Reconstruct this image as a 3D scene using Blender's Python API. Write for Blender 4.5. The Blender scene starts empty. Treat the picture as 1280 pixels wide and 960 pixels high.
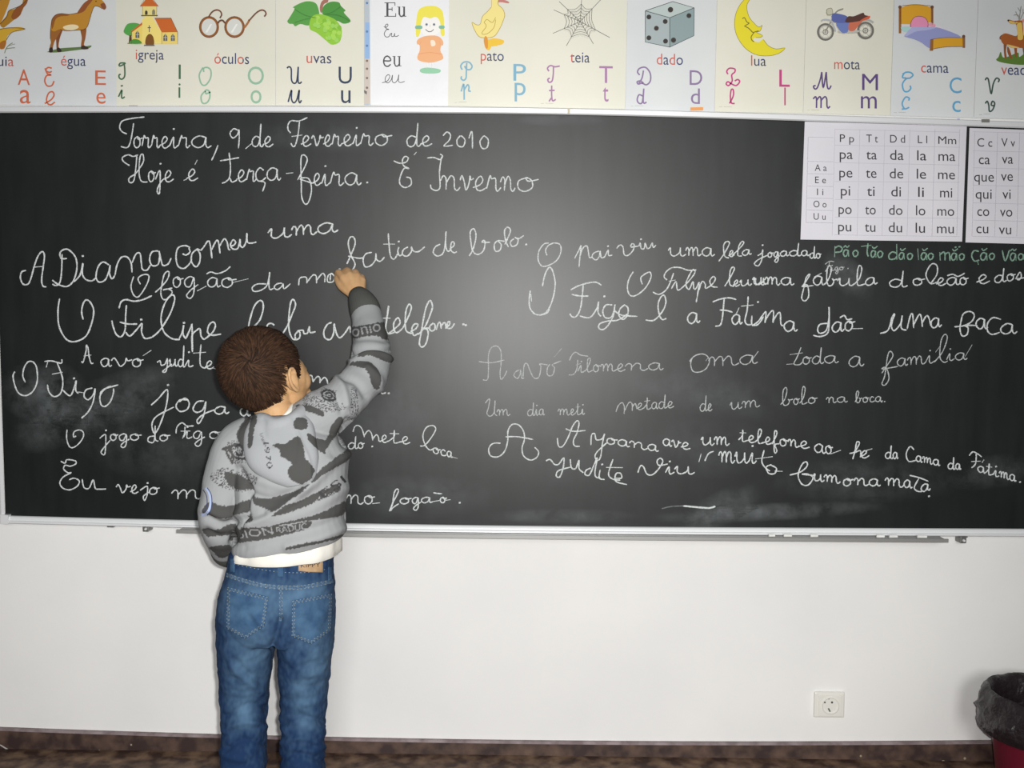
import bpy, bmesh, math, random
from mathutils import Vector, Matrix, noise
from mathutils.bvhtree import BVHTree
from mathutils.geometry import tessellate_polygon

SC = bpy.context.scene
COL = SC.collection
random.seed(7)

# ------------------------------------------------------------------ camera
F_PX = 1275.0
PITCH = math.radians(3.3)
ROLL = math.radians(0.72)
CAM = Vector((0.0, -2.58, 1.105))
fwd = Vector((0, math.cos(PITCH), -math.sin(PITCH)))
up0 = Vector((0, math.sin(PITCH), math.cos(PITCH)))
rt0 = Vector((1, 0, 0))
RIGHT = rt0 * math.cos(ROLL) + up0 * math.sin(ROLL)
UP = up0 * math.cos(ROLL) - rt0 * math.sin(ROLL)
cd = bpy.data.cameras.new('camera')
cam = bpy.data.objects.new('camera', cd)
COL.objects.link(cam)
cd.sensor_width = 36.0
cd.lens = 36.0 * F_PX / 1280.0
cd.clip_start = 0.02
m = Matrix.Identity(4)
for i in range(3):
    m[i][0] = RIGHT[i]; m[i][1] = UP[i]; m[i][2] = -fwd[i]; m[i][3] = CAM[i]
cam.matrix_world = m
SC.camera = cam

# ------------------------------------------------------------------ light
SC.view_settings.view_transform = 'Standard'
SC.view_settings.look = 'None'
SC.view_settings.exposure = 0.0
SC.view_settings.gamma = 1.0
SC.view_settings.use_curve_mapping = False

world = bpy.data.worlds.new('world')
SC.world = world
world.use_nodes = True
bg = world.node_tree.nodes['Background']
bg.inputs['Color'].default_value = (0.93, 0.97, 1.0, 1)
bg.inputs['Strength'].default_value = 0.13

def lamp(name, kind, loc, energy, color=(1, 1, 1), size=0.1, target=None, size_y=None, spot=None):
    ld = bpy.data.lights.new(name, kind)
    ld.energy = energy; ld.color = color
    if kind == 'AREA':
        ld.size = size
        if size_y:
            ld.shape = 'RECTANGLE'; ld.size_y = size_y
    else:
        ld.shadow_soft_size = size
    if spot:
        ld.spot_size = spot[0]; ld.spot_blend = spot[1]
    o = bpy.data.objects.new(name, ld)
    COL.objects.link(o)
    o.location = loc
    if target is not None:
        o.rotation_euler = (Vector(target) - Vector(loc)).to_track_quat('-Z', 'Y').to_euler()
    return o

# the camera's own flash, a hand's width above and right of the lens
lamp('camera_flash', 'SPOT', CAM + Vector((0.045, 0.0, 0.035)), 198, (1.0, 0.985, 0.96), 0.02,
     (-0.12, 0, 0.80), spot=(math.radians(88), 0.85))
# daylight from the tall window in the wall behind the photographer
lamp('rear_window_daylight', 'AREA', (0.20, -6.6, 2.05), 125, (1.0, 0.99, 0.96), 1.2, (0.1, 0, 1.1), size_y=1.9)

# ------------------------------------------------------------------ helpers
def lin(c):
    out = []
    for v in c[:3]:
        v = v / 255.0
        out.append(v / 12.92 if v <= 0.04045 else ((v + 0.055) / 1.055) ** 2.4)
    return (out[0], out[1], out[2], 1.0)

def ray(px, py):
    return (fwd + RIGHT * ((px - 640.0) / F_PX) - UP * ((py - 480.0) / F_PX))

def W(px, py, Y):
    """point of the vertical plane at depth Y that the photograph shows at (px, py)"""
    d = ray(px, py)
    return CAM + d * ((Y - CAM.y) / d.y)

def PX(p):
    v = p - CAM
    z = v.dot(fwd)
    return (640 + F_PX * v.dot(RIGHT) / z, 480 - F_PX * v.dot(UP) / z)

def scale_at(Y):
    return F_PX / (Y - CAM.y)

def mat(name, color=(200, 200, 200), rough=0.6, spec=0.5, metal=0.0, linear=None):
    m = bpy.data.materials.new(name)
    m.use_nodes = True
    b = m.node_tree.nodes['Principled BSDF']
    b.inputs['Base Color'].default_value = linear or lin(color)
    b.inputs['Roughness'].default_value = rough
    b.inputs['Specular IOR Level'].default_value = spec
    b.inputs['Metallic'].default_value = metal
    return m

def N(m, kind, **kw):
    n = m.node_tree.nodes.new(kind)
    for k, v in kw.items():
        if k in n.inputs.keys():
            n.inputs[k].default_value = v
        else:
            setattr(n, k, v)
    return n

def L(m, a, ao, b, bi):
    m.node_tree.links.new(a.outputs[ao], b.inputs[bi])

def BSDF(m):
    return m.node_tree.nodes['Principled BSDF']

def noise_color(m, c1, c2, scale=8.0, detail=6.0, lo=0.35, hi=0.65, stretch=None, bump=0.0, bump_scale=None, dist=0.002):
    tc = N(m, 'ShaderNodeTexCoord')
    mp = N(m, 'ShaderNodeMapping')
    if stretch: mp.inputs['Scale'].default_value = stretch
    L(m, tc, 'Object', mp, 'Vector')
    nz = N(m, 'ShaderNodeTexNoise', Scale=scale, Detail=detail)
    L(m, mp, 'Vector', nz, 'Vector')
    rp = N(m, 'ShaderNodeValToRGB')
    rp.color_ramp.elements[0].position = lo; rp.color_ramp.elements[0].color = lin(c1)
    rp.color_ramp.elements[1].position = hi; rp.color_ramp.elements[1].color = lin(c2)
    L(m, nz, 'Fac', rp, 'Fac'); L(m, rp, 'Color', BSDF(m), 'Base Color')
    if bump:
        nb = N(m, 'ShaderNodeTexNoise', Scale=bump_scale or scale * 4, Detail=4.0)
        L(m, mp, 'Vector', nb, 'Vector')
        bp = N(m, 'ShaderNodeBump', Strength=bump, Distance=dist)
        L(m, nb, 'Fac', bp, 'Height'); L(m, bp, 'Normal', BSDF(m), 'Normal')
    return m

def attr_mat(name, rough=0.55, spec=0.4, attr='Col'):
    m = mat(name, rough=rough, spec=spec)
    a = N(m, 'ShaderNodeAttribute'); a.attribute_name = attr
    L(m, a, 'Color', BSDF(m), 'Base Color')
    return m

def link(name, me, material, parent=None):
    o = bpy.data.objects.new(name, me)
    COL.objects.link(o)
    if material:
        if not isinstance(material, (list, tuple)): material = [material]
        for mm in material: me.materials.append(mm)
    if parent is not None:
        o.parent = parent
        o.matrix_parent_inverse = Matrix.Translation(-Vector(parent.location))
    return o

def mesh_obj(name, verts, faces, material, parent=None, smooth=False, recalc=False):
    me = bpy.data.meshes.new(name)
    me.from_pydata([tuple(v) for v in verts], [], faces)
    me.validate()
    if recalc:
        bm = bmesh.new(); bm.from_mesh(me)
        bmesh.ops.recalc_face_normals(bm, faces=bm.faces); bm.to_mesh(me); bm.free()
    if smooth:
        me.polygons.foreach_set('use_smooth', [True] * len(me.polygons))
    return link(name, me, material, parent)

def bm_obj(name, bm, material, parent=None, smooth=False):
    bmesh.ops.recalc_face_normals(bm, faces=bm.faces)
    me = bpy.data.meshes.new(name)
    bm.to_mesh(me); bm.free()
    if smooth:
        me.polygons.foreach_set('use_smooth', [True] * len(me.polygons))
    return link(name, me, material, parent)

def thing(name, loc, label, cat, group=None):
    o = bpy.data.objects.new(name, None)
    COL.objects.link(o)
    o.location = loc
    o.empty_display_size = 0.05
    return tag(o, label, cat, group)

def tag(o, label, cat, group=None):
    o['label'] = label; o['category'] = cat
    if group: o['group'] = group
    return o

def box_bm(bm, x0, x1, y0, y1, z0, z1, bevel=0.0):
    r = bmesh.ops.create_cube(bm, size=1.0)
    for v in r['verts']:
        v.co = Vector(((x0 + x1) / 2 + v.co.x * (x1 - x0), (y0 + y1) / 2 + v.co.y * (y1 - y0), (z0 + z1) / 2 + v.co.z * (z1 - z0)))
    if bevel:
        es = list({e for v in r['verts'] for e in v.link_edges})
        bmesh.ops.bevel(bm, geom=es, offset=bevel, segments=2, profile=0.5, affect='EDGES')

def parse(s):
    """'x,y x,y; x,y x,y' -> list of strokes"""
    return [[tuple(float(c) for c in p.split(',')) for p in st.split()] for st in s.split(';') if st.strip()]

def crom(pts, n=6, closed=False):
    if len(pts) < 3 and not closed:
        return list(pts)
    out = []
    k = len(pts)
    segs = k if closed else k - 1
    for i in range(segs):
        p = [pts[(i + j) % k] if closed else pts[min(max(i + j, 0), k - 1)] for j in (-1, 0, 1, 2)]
        for s in range(n):
            t = s / n
            out.append(tuple(0.5 * ((2 * p[1][a]) + (-p[0][a] + p[2][a]) * t +
                       (2 * p[0][a] - 5 * p[1][a] + 4 * p[2][a] - p[3][a]) * t * t +
                       (-p[0][a] + 3 * p[1][a] - 3 * p[2][a] + p[3][a]) * t ** 3) for a in range(len(pts[0]))))
    if not closed: out.append(tuple(pts[-1]))
    return out

_text = {}
def text_mesh(s):
    if s in _text: return _text[s]
    cu = bpy.data.curves.new('t', 'FONT')
    cu.body = s; cu.size = 1.0; cu.resolution_u = 4
    o = bpy.data.objects.new('t', cu); COL.objects.link(o)
    dg = bpy.context.evaluated_depsgraph_get(); dg.update()
    ev = o.evaluated_get(dg); me = ev.to_mesh()
    vs = [(v.co.x, v.co.y) for v in me.vertices]; fs = [tuple(p.vertices) for p in me.polygons]
    ev.to_mesh_clear()
    bpy.data.objects.remove(o); bpy.data.curves.remove(cu)
    _text[s] = (vs, fs)
    return _text[s]
_xh = max(v[1] for v in text_mesh('x')[0])
_ch = max(v[1] for v in text_mesh('H')[0])

class Print:
    """flat print / chalk on a vertical plane at depth Y; coordinates in a crop (origin, scale) of the photograph"""
    def __init__(self, Y, step=0.00012):
        self.Y = Y; self.v = []; self.f = []; self.c = []; self.lay = 0; self.o = (0, 0); self.s = 1.0; self.step = step
    def crop(self, ox, oy, s):
        self.o = (ox, oy); self.s = s; return self
    def w(self, x, y, lift):
        return W(self.o[0] + x / self.s, self.o[1] + y / self.s, self.Y - lift)
    def poly(self, pts, col, smooth=True, n=4):
        if isinstance(pts, str):
            for st in parse(pts): self.poly(st, col, smooth, n)
            return self
        if smooth: pts = crom(pts, n, True)
        self.lay += 1
        lift = self.lay * self.step
        tri = tessellate_polygon([[Vector((p[0], p[1], 0)) for p in pts]])
        b = len(self.v)
        self.v += [self.w(p[0], p[1], lift) for p in pts]
        for t in tri:
            self.f.append(tuple(b + i for i in t)); self.c.append(col)
        return self
    def disc(self, x, y, r, col, ry=None, n=20):
        return self.poly([(x + r * math.cos(a * 2 * math.pi / n), y + (ry or r) * math.sin(a * 2 * math.pi / n)) for a in range(n)], col, False)
    def ring(self, x, y, r, w, col, ry=None):
        ry = ry or r
        pts = [(x + r * math.cos(a * math.pi / 12), y + ry * math.sin(a * math.pi / 12)) for a in range(25)]
        return self.stroke([pts], w, col, smooth=False, taper=False)
    def stroke(self, s, w, col, smooth=True, taper=True, dome=0.0, jit=0.0, n=6):
        """w in photograph pixels"""
        if isinstance(s, str): s = parse(s)
        self.lay += 1
        lift = self.lay * self.step if not dome else 0.0003
        for st in s:
            if not dome:
                self.lay += 1; lift = self.lay * self.step
            if len(st) == 1:
                st = [(st[0][0] - 0.75 * w * self.s, st[0][1] + 0.1 * w * self.s), st[0], (st[0][0] + 0.75 * w * self.s, st[0][1] - 0.2 * w * self.s)]
            pts = crom(st, n) if smooth else st
            k = len(pts)
            if k < 2: continue
            b = len(self.v)
            ph = random.random() * 10
            for i, p in enumerate(pts):
                a = pts[max(i - 1, 0)]; c = pts[min(i + 1, k - 1)]
                dx, dy = c[0] - a[0], c[1] - a[1]
                l = math.hypot(dx, dy) or 1e-6
                hw = 0.5 * w * self.s
                if taper and i in (0, k - 1): hw *= 0.6
                if jit and k < 15 and len(st) == 3 and abs(st[0][0] - st[2][0]) < 2 * w * self.s and abs(st[0][1] - st[2][1]) < w * self.s: hw *= 1.25
                if jit: hw *= 1 + jit * math.sin(i * 1.3 + ph) * math.sin(i * 0.37 + ph * 2)
                nx, ny = -dy / l * hw, dx / l * hw
                self.v += [self.w(p[0] + nx, p[1] + ny, lift), self.w(p[0], p[1], lift + dome), self.w(p[0] - nx, p[1] - ny, lift)]
            for i in range(k - 1):
                q = b + i * 3
                self.f += [(q, q + 1, q + 4, q + 3), (q + 1, q + 2, q + 5, q + 4)]
                self.c += [col, col]
        return self
    def text(self, s, x0, x1, base, h, col, rot=0.7, caps=False, colors=None):
        """one line of type from x0 to x1; h = x-height (or cap height) in crop units"""
        vs, fs = text_mesh(s)
        if not vs: return self
        self.lay += 1
        xa = min(v[0] for v in vs); xb = max(v[0] for v in vs)
        sx = (x1 - x0) / max(xb - xa, 1e-6); sy = h / (_ch if caps else _xh)
        r = math.tan(math.radians(rot))
        b = len(self.v)
        lift = self.lay * self.step
        for v in vs:
            x = x0 + (v[0] - xa) * sx
            self.v.append(self.w(x - v[1] * 0, base - v[1] * sy + (x - x0) * r, lift))
        for f in fs:
            self.f.append(tuple(b + i for i in f))
            c = col
            if colors:
                xm = sum(vs[i][0] for i in f) / len(f)
                t = (xm - xa) / (xb - xa)
                for lo, hi, cc in colors:
                    if lo <= t <= hi: c = cc
            self.c.append(c)
        return self
    def build(self, name, material, parent=None):
        me = bpy.data.meshes.new(name)
        me.from_pydata([tuple(v) for v in self.v], [], self.f)
        at = me.color_attributes.new('Col', 'FLOAT_COLOR', 'CORNER')
        k = 0
        flip = []
        for p, c in zip(me.polygons, self.c):
            lc = lin(c)
            for _ in p.loop_indices:
                at.data[k].color = lc; k += 1
            if p.normal.y > 0: flip.append(p.index)
        if flip:
            bm = bmesh.new(); bm.from_mesh(me); bm.faces.ensure_lookup_table()
            bmesh.ops.reverse_faces(bm, faces=[bm.faces[i] for i in flip])
            bm.to_mesh(me); bm.free()
        return link(name, me, material, parent)

def plate(name, corners, Y, th, material, parent=None, bow=None):
    """flat slab whose outline (photograph pixels) lies at depth Y, th thick towards the wall"""
    k = len(corners)
    fr = [W(x, y, Y) for x, y in corners]
    bk = [Vector((p.x, p.y + th, p.z)) for p in fr]
    tri = tessellate_polygon([[Vector((c[0], c[1], 0)) for c in corners]])
    fs = [tuple(t) for t in tri] + [tuple(reversed([i + k for i in t])) for t in tri]
    for i in range(k):
        j = (i + 1) % k
        fs.append((i, j, j + k, i + k))
    return mesh_obj(name, fr + bk, fs, material, parent, recalc=True)

# ------------------------------------------------------------------ materials
M = {}
M['wall'] = noise_color(mat('wall_paint', rough=0.75, spec=0.2), (226, 226, 226), (236, 235, 233), 1.7, 5, bump=0.12, bump_scale=60, dist=0.003)
M['floor'] = noise_color(mat('floor_terrazzo', rough=0.5, spec=0.3), (58, 40, 34), (124, 100, 80), 22, 9, 0.40, 0.68, bump=0.1)
M['base'] = noise_color(mat('baseboard_paint', rough=0.55), (50, 34, 32), (100, 78, 66), 26, 9, 0.38, 0.74)
M['base_edge'] = noise_color(mat('baseboard_edge', rough=0.6), (112, 96, 98), (146, 132, 134), 30, 4)
M['alu'] = mat('white_aluminium', (226, 228, 230), 0.38, 0.5, 0.15)
M['alu_dark'] = mat('tray_aluminium', (158, 158, 156), 0.4, 0.5, 0.5)
M['steel'] = mat('bracket_steel', (120, 120, 118), 0.4, 0.5, 0.6)
M['ink'] = attr_mat('printed_ink', 0.5, 0.35)
M['paper_cream'] = noise_color(mat('cream_card', rough=0.36, spec=0.35), (222, 221, 206), (228, 226, 212), 5, 3, bump=0.1, bump_scale=9, dist=0.006)
M['paper_cool'] = noise_color(mat('cool_card', rough=0.36, spec=0.35), (212, 216, 218), (220, 223, 223), 5, 3, bump=0.1, bump_scale=9, dist=0.006)
M['paper_white'] = noise_color(mat('white_card', rough=0.3, spec=0.45), (232, 233, 236), (238, 239, 242), 4, 3, bump=0.15, bump_scale=14, dist=0.006)
M['paper_grey'] = noise_color(mat('copier_paper', rough=0.6, spec=0.25), (214, 212, 220), (221, 219, 226), 4, 3)

# board: dark slate with wiped chalk dust
bm_ = mat('blackboard_slate', (35, 39, 40), 0.40, 0.40)
tc = N(bm_, 'ShaderNodeTexCoord'); mp = N(bm_, 'ShaderNodeMapping'); mp.inputs['Scale'].default_value = (1.0, 1.0, 1.0)
L(bm_, tc, 'Object', mp, 'Vector')
n1 = N(bm_, 'ShaderNodeTexNoise', Scale=2.2, Detail=8.0, Roughness=0.62); L(bm_, mp, 'Vector', n1, 'Vector')
mp2 = N(bm_, 'ShaderNodeMapping'); mp2.inputs['Scale'].default_value = (9.0, 1.0, 1.3); L(bm_, tc, 'Object', mp2, 'Vector')
n2 = N(bm_, 'ShaderNodeTexNoise', Scale=3.0, Detail=5.0); L(bm_, mp2, 'Vector', n2, 'Vector')
mx = N(bm_, 'ShaderNodeMath', operation='MULTIPLY'); L(bm_, n1, 'Fac', mx, 0); L(bm_, n2, 'Fac', mx, 1)
rp = N(bm_, 'ShaderNodeValToRGB')
rp.color_ramp.elements[0].position = 0.15; rp.color_ramp.elements[0].color = lin((16, 20, 20))
rp.color_ramp.elements[1].position = 0.52; rp.color_ramp.elements[1].color = lin((33, 37, 37))
L(bm_, mx, 0, rp, 'Fac'); L(bm_, rp, 'Color', BSDF(bm_), 'Base Color')
M['board'] = bm_

def chalk_mat(name, cover=0.42):
    m = attr_mat(name, 0.95, 0.05)
    nt = m.node_tree
    tr = N(m, 'ShaderNodeBsdfTransparent'); ms = N(m, 'ShaderNodeMixShader')
    tc = N(m, 'ShaderNodeTexCoord'); nz = N(m, 'ShaderNodeTexNoise', Scale=420.0, Detail=3.0)
    L(m, tc, 'Object', nz, 'Vector')
    rp = N(m, 'ShaderNodeValToRGB')
    rp.color_ramp.elements[0].position = cover - 0.08; rp.color_ramp.elements[0].color = (0.45, 0.45, 0.45, 1)
    rp.color_ramp.elements[1].position = cover + 0.1; rp.color_ramp.elements[1].color = (1, 1, 1, 1)
    L(m, nz, 'Fac', rp, 'Fac'); L(m, rp, 'Color', ms, 'Fac')
    L(m, tr, 0, ms, 1); nt.links.new(BSDF(m).outputs[0], ms.inputs[2])
    nt.links.new(ms.outputs[0], nt.nodes['Material Output'].inputs['Surface'])
    return m
M['chalk'] = chalk_mat('chalk_line')
sm = mat('chalk_smudge', (190, 196, 200), 0.95, 0.05)
a_ = N(sm, 'ShaderNodeAttribute'); a_.attribute_name = 'fade'
tc = N(sm, 'ShaderNodeTexCoord'); nz = N(sm, 'ShaderNodeTexNoise', Scale=14.0, Detail=7.0, Roughness=0.65); L(sm, tc, 'Object', nz, 'Vector')
rp = N(sm, 'ShaderNodeValToRGB'); rp.color_ramp.elements[0].position = 0.36; rp.color_ramp.elements[1].position = 0.75
L(sm, nz, 'Fac', rp, 'Fac')
mm_ = N(sm, 'ShaderNodeMath', operation='MULTIPLY'); L(sm, rp, 'Color', mm_, 0); L(sm, a_, 'Fac', mm_, 1)
tr = N(sm, 'ShaderNodeBsdfTransparent'); ms = N(sm, 'ShaderNodeMixShader')
L(sm, mm_, 0, ms, 'Fac'); L(sm, tr, 0, ms, 1); L(sm, BSDF(sm), 0, ms, 2)
sm.node_tree.links.new(ms.outputs[0], sm.node_tree.nodes['Material Output'].inputs['Surface'])
M['smudge'] = sm

# ------------------------------------------------------------------ room shell
def struct(o):
    o['kind'] = 'structure'; return o
b = bmesh.new(); box_bm(b, -5.5, 5.5, 0, 0.15, 0, 3.2)
struct(bm_obj('wall_back', b, M['wall']))
b = bmesh.new(); box_bm(b, -5.5, 5.5, -7.2, 0.15, -0.12, 0)
struct(bm_obj('floor', b, M['floor']))
# baseboard: its painted top edge wanders a little along the wall
xs = [-5.5 + i * 0.1 for i in range(111)]
def base_top(x):
    px = 640 + x * scale_at(0)
    t = (px - 640) / 640.0
    return 0.035 + 0.017 * min(t * t, 2.2)
vs = []; fs = []
for x in xs:
    z = base_top(x)
    for (y, zz) in ((0, 0), (-0.014, 0), (-0.014, z - 0.005), (-0.010, z), (0, z)):
        vs.append((x, y, zz))
for i in range(len(xs) - 1):
    for j in range(4):
        fs.append((i * 5 + j, (i + 1) * 5 + j, (i + 1) * 5 + j + 1, i * 5 + j + 1))
bb = mesh_obj('baseboard_back', vs, fs, [M['base'], M['base_edge']], recalc=True)
for p in bb.data.polygons:
    if min(bb.data.vertices[i].co.z for i in p.vertices) > 0.028: p.material_index = 1
struct(bb)
pr = Print(-0.0145); pr.stroke('0,931 10,937 22,943', 1.6, (176, 172, 168)).stroke('44,941 56,944', 1.2, (120, 112, 104))
for (x, y, r) in ((124, 940, 2.6), (164, 931, 1.2), (1179, 953, 2.8), (1206, 948, 1.6), (1126, 952, 1.2), (1076, 945, 1.4)):
    pr.disc(x, y, r, (150, 138, 116))
pr.build('scuff_marks', M['ink'], bb)
# ------------------------------------------------------------------ blackboard
YB = -0.025
TOP = [(-9, 140.5), (120, 140.2), (250, 139.8), (400, 140.2), (560, 141.0), (660, 142.0), (780, 144.3), (900, 147.5), (1000, 150.5), (1100, 153.6), (1210, 157.3), (1290, 160.0), (1450, 165.5), (1640, 171.5)]
BOT = [(7, 645), (130, 648.2), (260, 651.3), (400, 654), (560, 656.6), (700, 658.2), (850, 659.4), (1000, 660.2), (1140, 660.9), (1290, 661.6), (1450, 663), (1632, 665)]
board = thing('blackboard', W(640, 400, 0) + Vector((0, 0, -0.5)), 'wide dark blackboard covered in handwritten white chalk sentences, in a white aluminium frame', 'blackboard')
plate('writing_panel', TOP + BOT[::-1], YB, 0.022, M['board'], board)

def rail(name, pts, dy0, dy1, prof):
    """rail following a line of photograph points; prof = list of (pixel offset across, depth Y)"""
    vs = []; fs = []; k = len(prof)
    for i, (x, y) in enumerate(pts):
        a = pts[max(i - 1, 0)]; c = pts[min(i + 1, len(pts) - 1)]
        dx, dy = c[0] - a[0], c[1] - a[1]; l = math.hypot(dx, dy)
        nx, ny = -dy / l, dx / l
        for (o, Y) in prof:
            vs.append(W(x + nx * o, y + ny * o, Y))
    for i in range(len(pts) - 1):
        for j in range(k):
            j2 = (j + 1) % k
            fs.append((i * k + j, (i + 1) * k + j, (i + 1) * k + j2, i * k + j2))
    fs.append(tuple(range(k))); fs.append(tuple(range((len(pts) - 1) * k, len(pts) * k)))
    return mesh_obj(name, vs, fs, M['alu'], board, recalc=True)
rail('frame_rail', crom(TOP, 4), 0, 0, [(-7.6, 0.0), (-7.6, -0.030), (-6.6, -0.035), (-1.2, -0.035), (0.6, -0.031), (0.6, -0.0249), (0.6, 0.0)])
rail('frame_rail', crom(BOT, 4), 0, 0, [(-0.6, 0.0), (-0.6, -0.030), (0.6, -0.034), (2.6, -0.036), (5.2, -0.036), (6.4, -0.040), (8.4, -0.040), (9.2, -0.034), (9.2, 0.0)])
LE = [(-9, 133), (-5.5, 260), (0.5, 480), (7, 654)]
rail('frame_rail', LE, 0, 0, [(0.6, 0.0), (0.6, -0.034), (5.0, -0.034), (6.5, -0.030), (6.5, 0.0)])
RE = [(1640, 164), (1636, 400), (1632, 674)]
rail('frame_rail', RE, 0, 0, [(-0.6, 0.0), (-0.6, -0.034), (-6.0, -0.034), (-7.5, -0.030), (-7.5, 0.0)])
# pale plastic corner sleeve bottom left
plate('frame_corner', [(0.5, 643.5), (10, 644), (10, 655.2), (0.8, 654.8)], -0.0405, 0.03, M['alu'], board)

# chalk tray: a narrow ledge under the lower rail
tray_pts = [(228, 659.5), (400, 663.2), (560, 665.6), (700, 667.2), (850, 668.6), (1000, 669.8), (1176, 671.2)]
vs = []; fs = []
prof = [(-2.6, -0.020), (0.0, -0.041), (0.0, -0.078), (-2.2, -0.082), (-2.2, -0.086), (2.2, -0.086), (2.8, -0.078), (2.6, -0.020)]
tp = crom(tray_pts, 4); k = len(prof)
for (x, y) in tp:
    p = W(x, y, -0.04)
    for (o, Y) in prof:
        vs.append(Vector((p.x, Y, p.z - o / 520.0)))
for i in range(len(tp) - 1):
    for j in range(k):
        j2 = (j + 1) % k
        fs.append((i * k + j, (i + 1) * k + j, (i + 1) * k + j2, i * k + j2))
fs.append(tuple(range(k))); fs.append(tuple(range((len(tp) - 1) * k, len(tp) * k)))
mesh_obj('chalk_tray', vs, fs, M['alu_dark'], board, recalc=True)
def tray_top(px):
    for a, c in zip(tray_pts[:-1], tray_pts[1:]):
        if a[0] <= px <= c[0]:
            t = (px - a[0]) / (c[0] - a[0])
            return W(px, a[1] + t * (c[1] - a[1]), -0.04).z
# mounting clips under the rail
def clip(px, py, w, h, small=False):
    p = W(px, py, -0.03)
    s = 1 / 510.0
    bmx = bmesh.new()
    if small:
        box_bm(bmx, p.x - w * s / 2, p.x + w * s / 2, -0.03, -0.002, p.z - h * s / 2, p.z + h * s / 2, 0.001)
    else:
        box_bm(bmx, p.x - w * s / 2, p.x + w * s / 2, -0.032, -0.002, p.z + h * s * 0.1, p.z + h * s / 2, 0.001)
        box_bm(bmx, p.x - w * s * 0.25, p.x + w * s * 0.35, -0.034, -0.002, p.z - h * s / 2, p.z + h * s * 0.2, 0.0015)
    o = bm_obj('mounting_clip', bmx, M['steel'], board)
    if not small:
        bmx = bmesh.new()
        bmesh.ops.create_cone(bmx, cap_ends=True, segments=16, radius1=w * s * 0.14, radius2=w * s * 0.1, depth=0.004,
                              matrix=Matrix.Translation((p.x + w * s * 0.08, -0.036, p.z - h * s * 0.2)) @ Matrix.Rotation(math.pi / 2, 4, 'X'))
        bm_obj('screw', bmx, M['alu'], o)
clip(182, 658.5, 13, 12)
clip(1203, 673, 13, 12)
clip(138, 657.8, 9, 3, True)
clip(648, 669.5, 9, 3, True)
clip(1118, 674.5, 6, 2.5, True)

# ------------------------------------------------------------------ cursive handwriting
G = {
 'a': '.78,.85 .45,1 .12,.68 .12,.25 .38,0 .66,.25 .78,.88 .77,.28 .88,.02 1.05,.2',
 'b': '0,.1 .35,1 .52,1.9 .38,2.2 .2,1.8 .18,.6 .3,0 .58,.05 .72,.55 .6,.92 .72,.74 1.02,.85',
 'c': '.82,.78 .5,1 .16,.6 .26,.1 .6,0 1.02,.25',
 'd': '.7,.85 .4,1 .1,.6 .16,.1 .46,0 .7,.5 .82,2.1; .82,2.1 .75,.3 .88,0 1.05,.2',
 'e': '0,.2 .5,.42 .74,.78 .5,1 .22,.6 .3,.1 .6,0 1.02,.25',
 'f': '0,.1 .45,1 .68,1.9 .48,2.2 .32,1.6 .34,-.8 .5,-1.1 .66,-.7 .42,.05 1.02,.25',
 'g': '.76,.85 .45,1 .12,.6 .2,.08 .5,.05 .76,.85 .74,-.6 .5,-1.1 .25,-.8 .52,-.28 1.05,.2',
 'i': '0,.15 .42,.95 .42,.22 .6,0 1.02,.25; .48,1.6',
 'j': '0,.2 .6,1 .58,-.7 .4,-1.1 .2,-.8 .5,-.28 1.02,.2; .66,1.6',
 'l': '0,.15 .5,1 .7,1.9 .5,2.2 .32,1.7 .3,.3 .5,0 1.02,.25',
 'm': '0,.62 .1,1 .2,.8 .2,.02; .2,.45 .36,1 .47,.82 .48,.02; .48,.45 .64,1 .76,.82 .78,.2 .88,0 1.03,.25',
 'n': '0,.62 .14,1 .28,.8 .28,.02; .28,.45 .5,1 .68,.82 .7,.2 .84,0 1.03,.25',
 'o': '.55,1 .16,.75 .15,.22 .45,0 .76,.3 .72,.8 .5,.96 .6,.74 1.05,.85',
 'p': '0,.2 .25,1; .25,1.05 .25,-1.1; .25,.5 .5,1 .7,.76 .7,.2 .82,0 1.05,.25',
 'r': '0,.15 .25,1.05 .36,.84 .66,.85 .65,.2 .78,0 1.02,.25',
 's': '0,.15 .5,1.02 .66,.4 .4,0 .2,.15 1.02,.2',
 't': '0,.15 .45,.9 .5,1.8; .5,1.8 .44,.3 .6,0 1.02,.25; .12,1.25 .88,1.32',
 'u': '0,.6 .15,.98 .15,.25 .35,0 .65,.4 .7,.98 .72,.2 .85,0 1.03,.25',
 'v': '0,.7 .15,1 .3,.6 .46,.02 .7,.5 .75,1 .84,.74 1.05,.85',
}
G = {k: parse(v) for k, v in G.items()}
def word(pr, s, xs, y0, y1, xh, w=2.0, col=None, asc=1.0, desc=1.0):
    """cursive word; xs = letter edges, y0/y1 = baseline at its ends, xh = x-height (crop units)"""
    n = len(s)
    if len(xs) == 2: xs = [xs[0] + (xs[1] - xs[0]) * i / n for i in range(n + 1)]
    for i, ch in enumerate(s):
        for st in G[ch]:
            pts = []
            for (u, v) in st:
                x = xs[i] + u * (xs[i + 1] - xs[i])
                t = (x - xs[0]) / (xs[-1] - xs[0])
                if v > 1.05: v = 1 + (v - 1) * asc
                if v < 0: v *= desc
                pts.append((x + random.uniform(-.02, .02) * xh, y0 + (y1 - y0) * t - v * xh + random.uniform(-.025, .025) * xh))
            pr.stroke([pts], w, col, dome=0.0006, jit=0.2)

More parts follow.
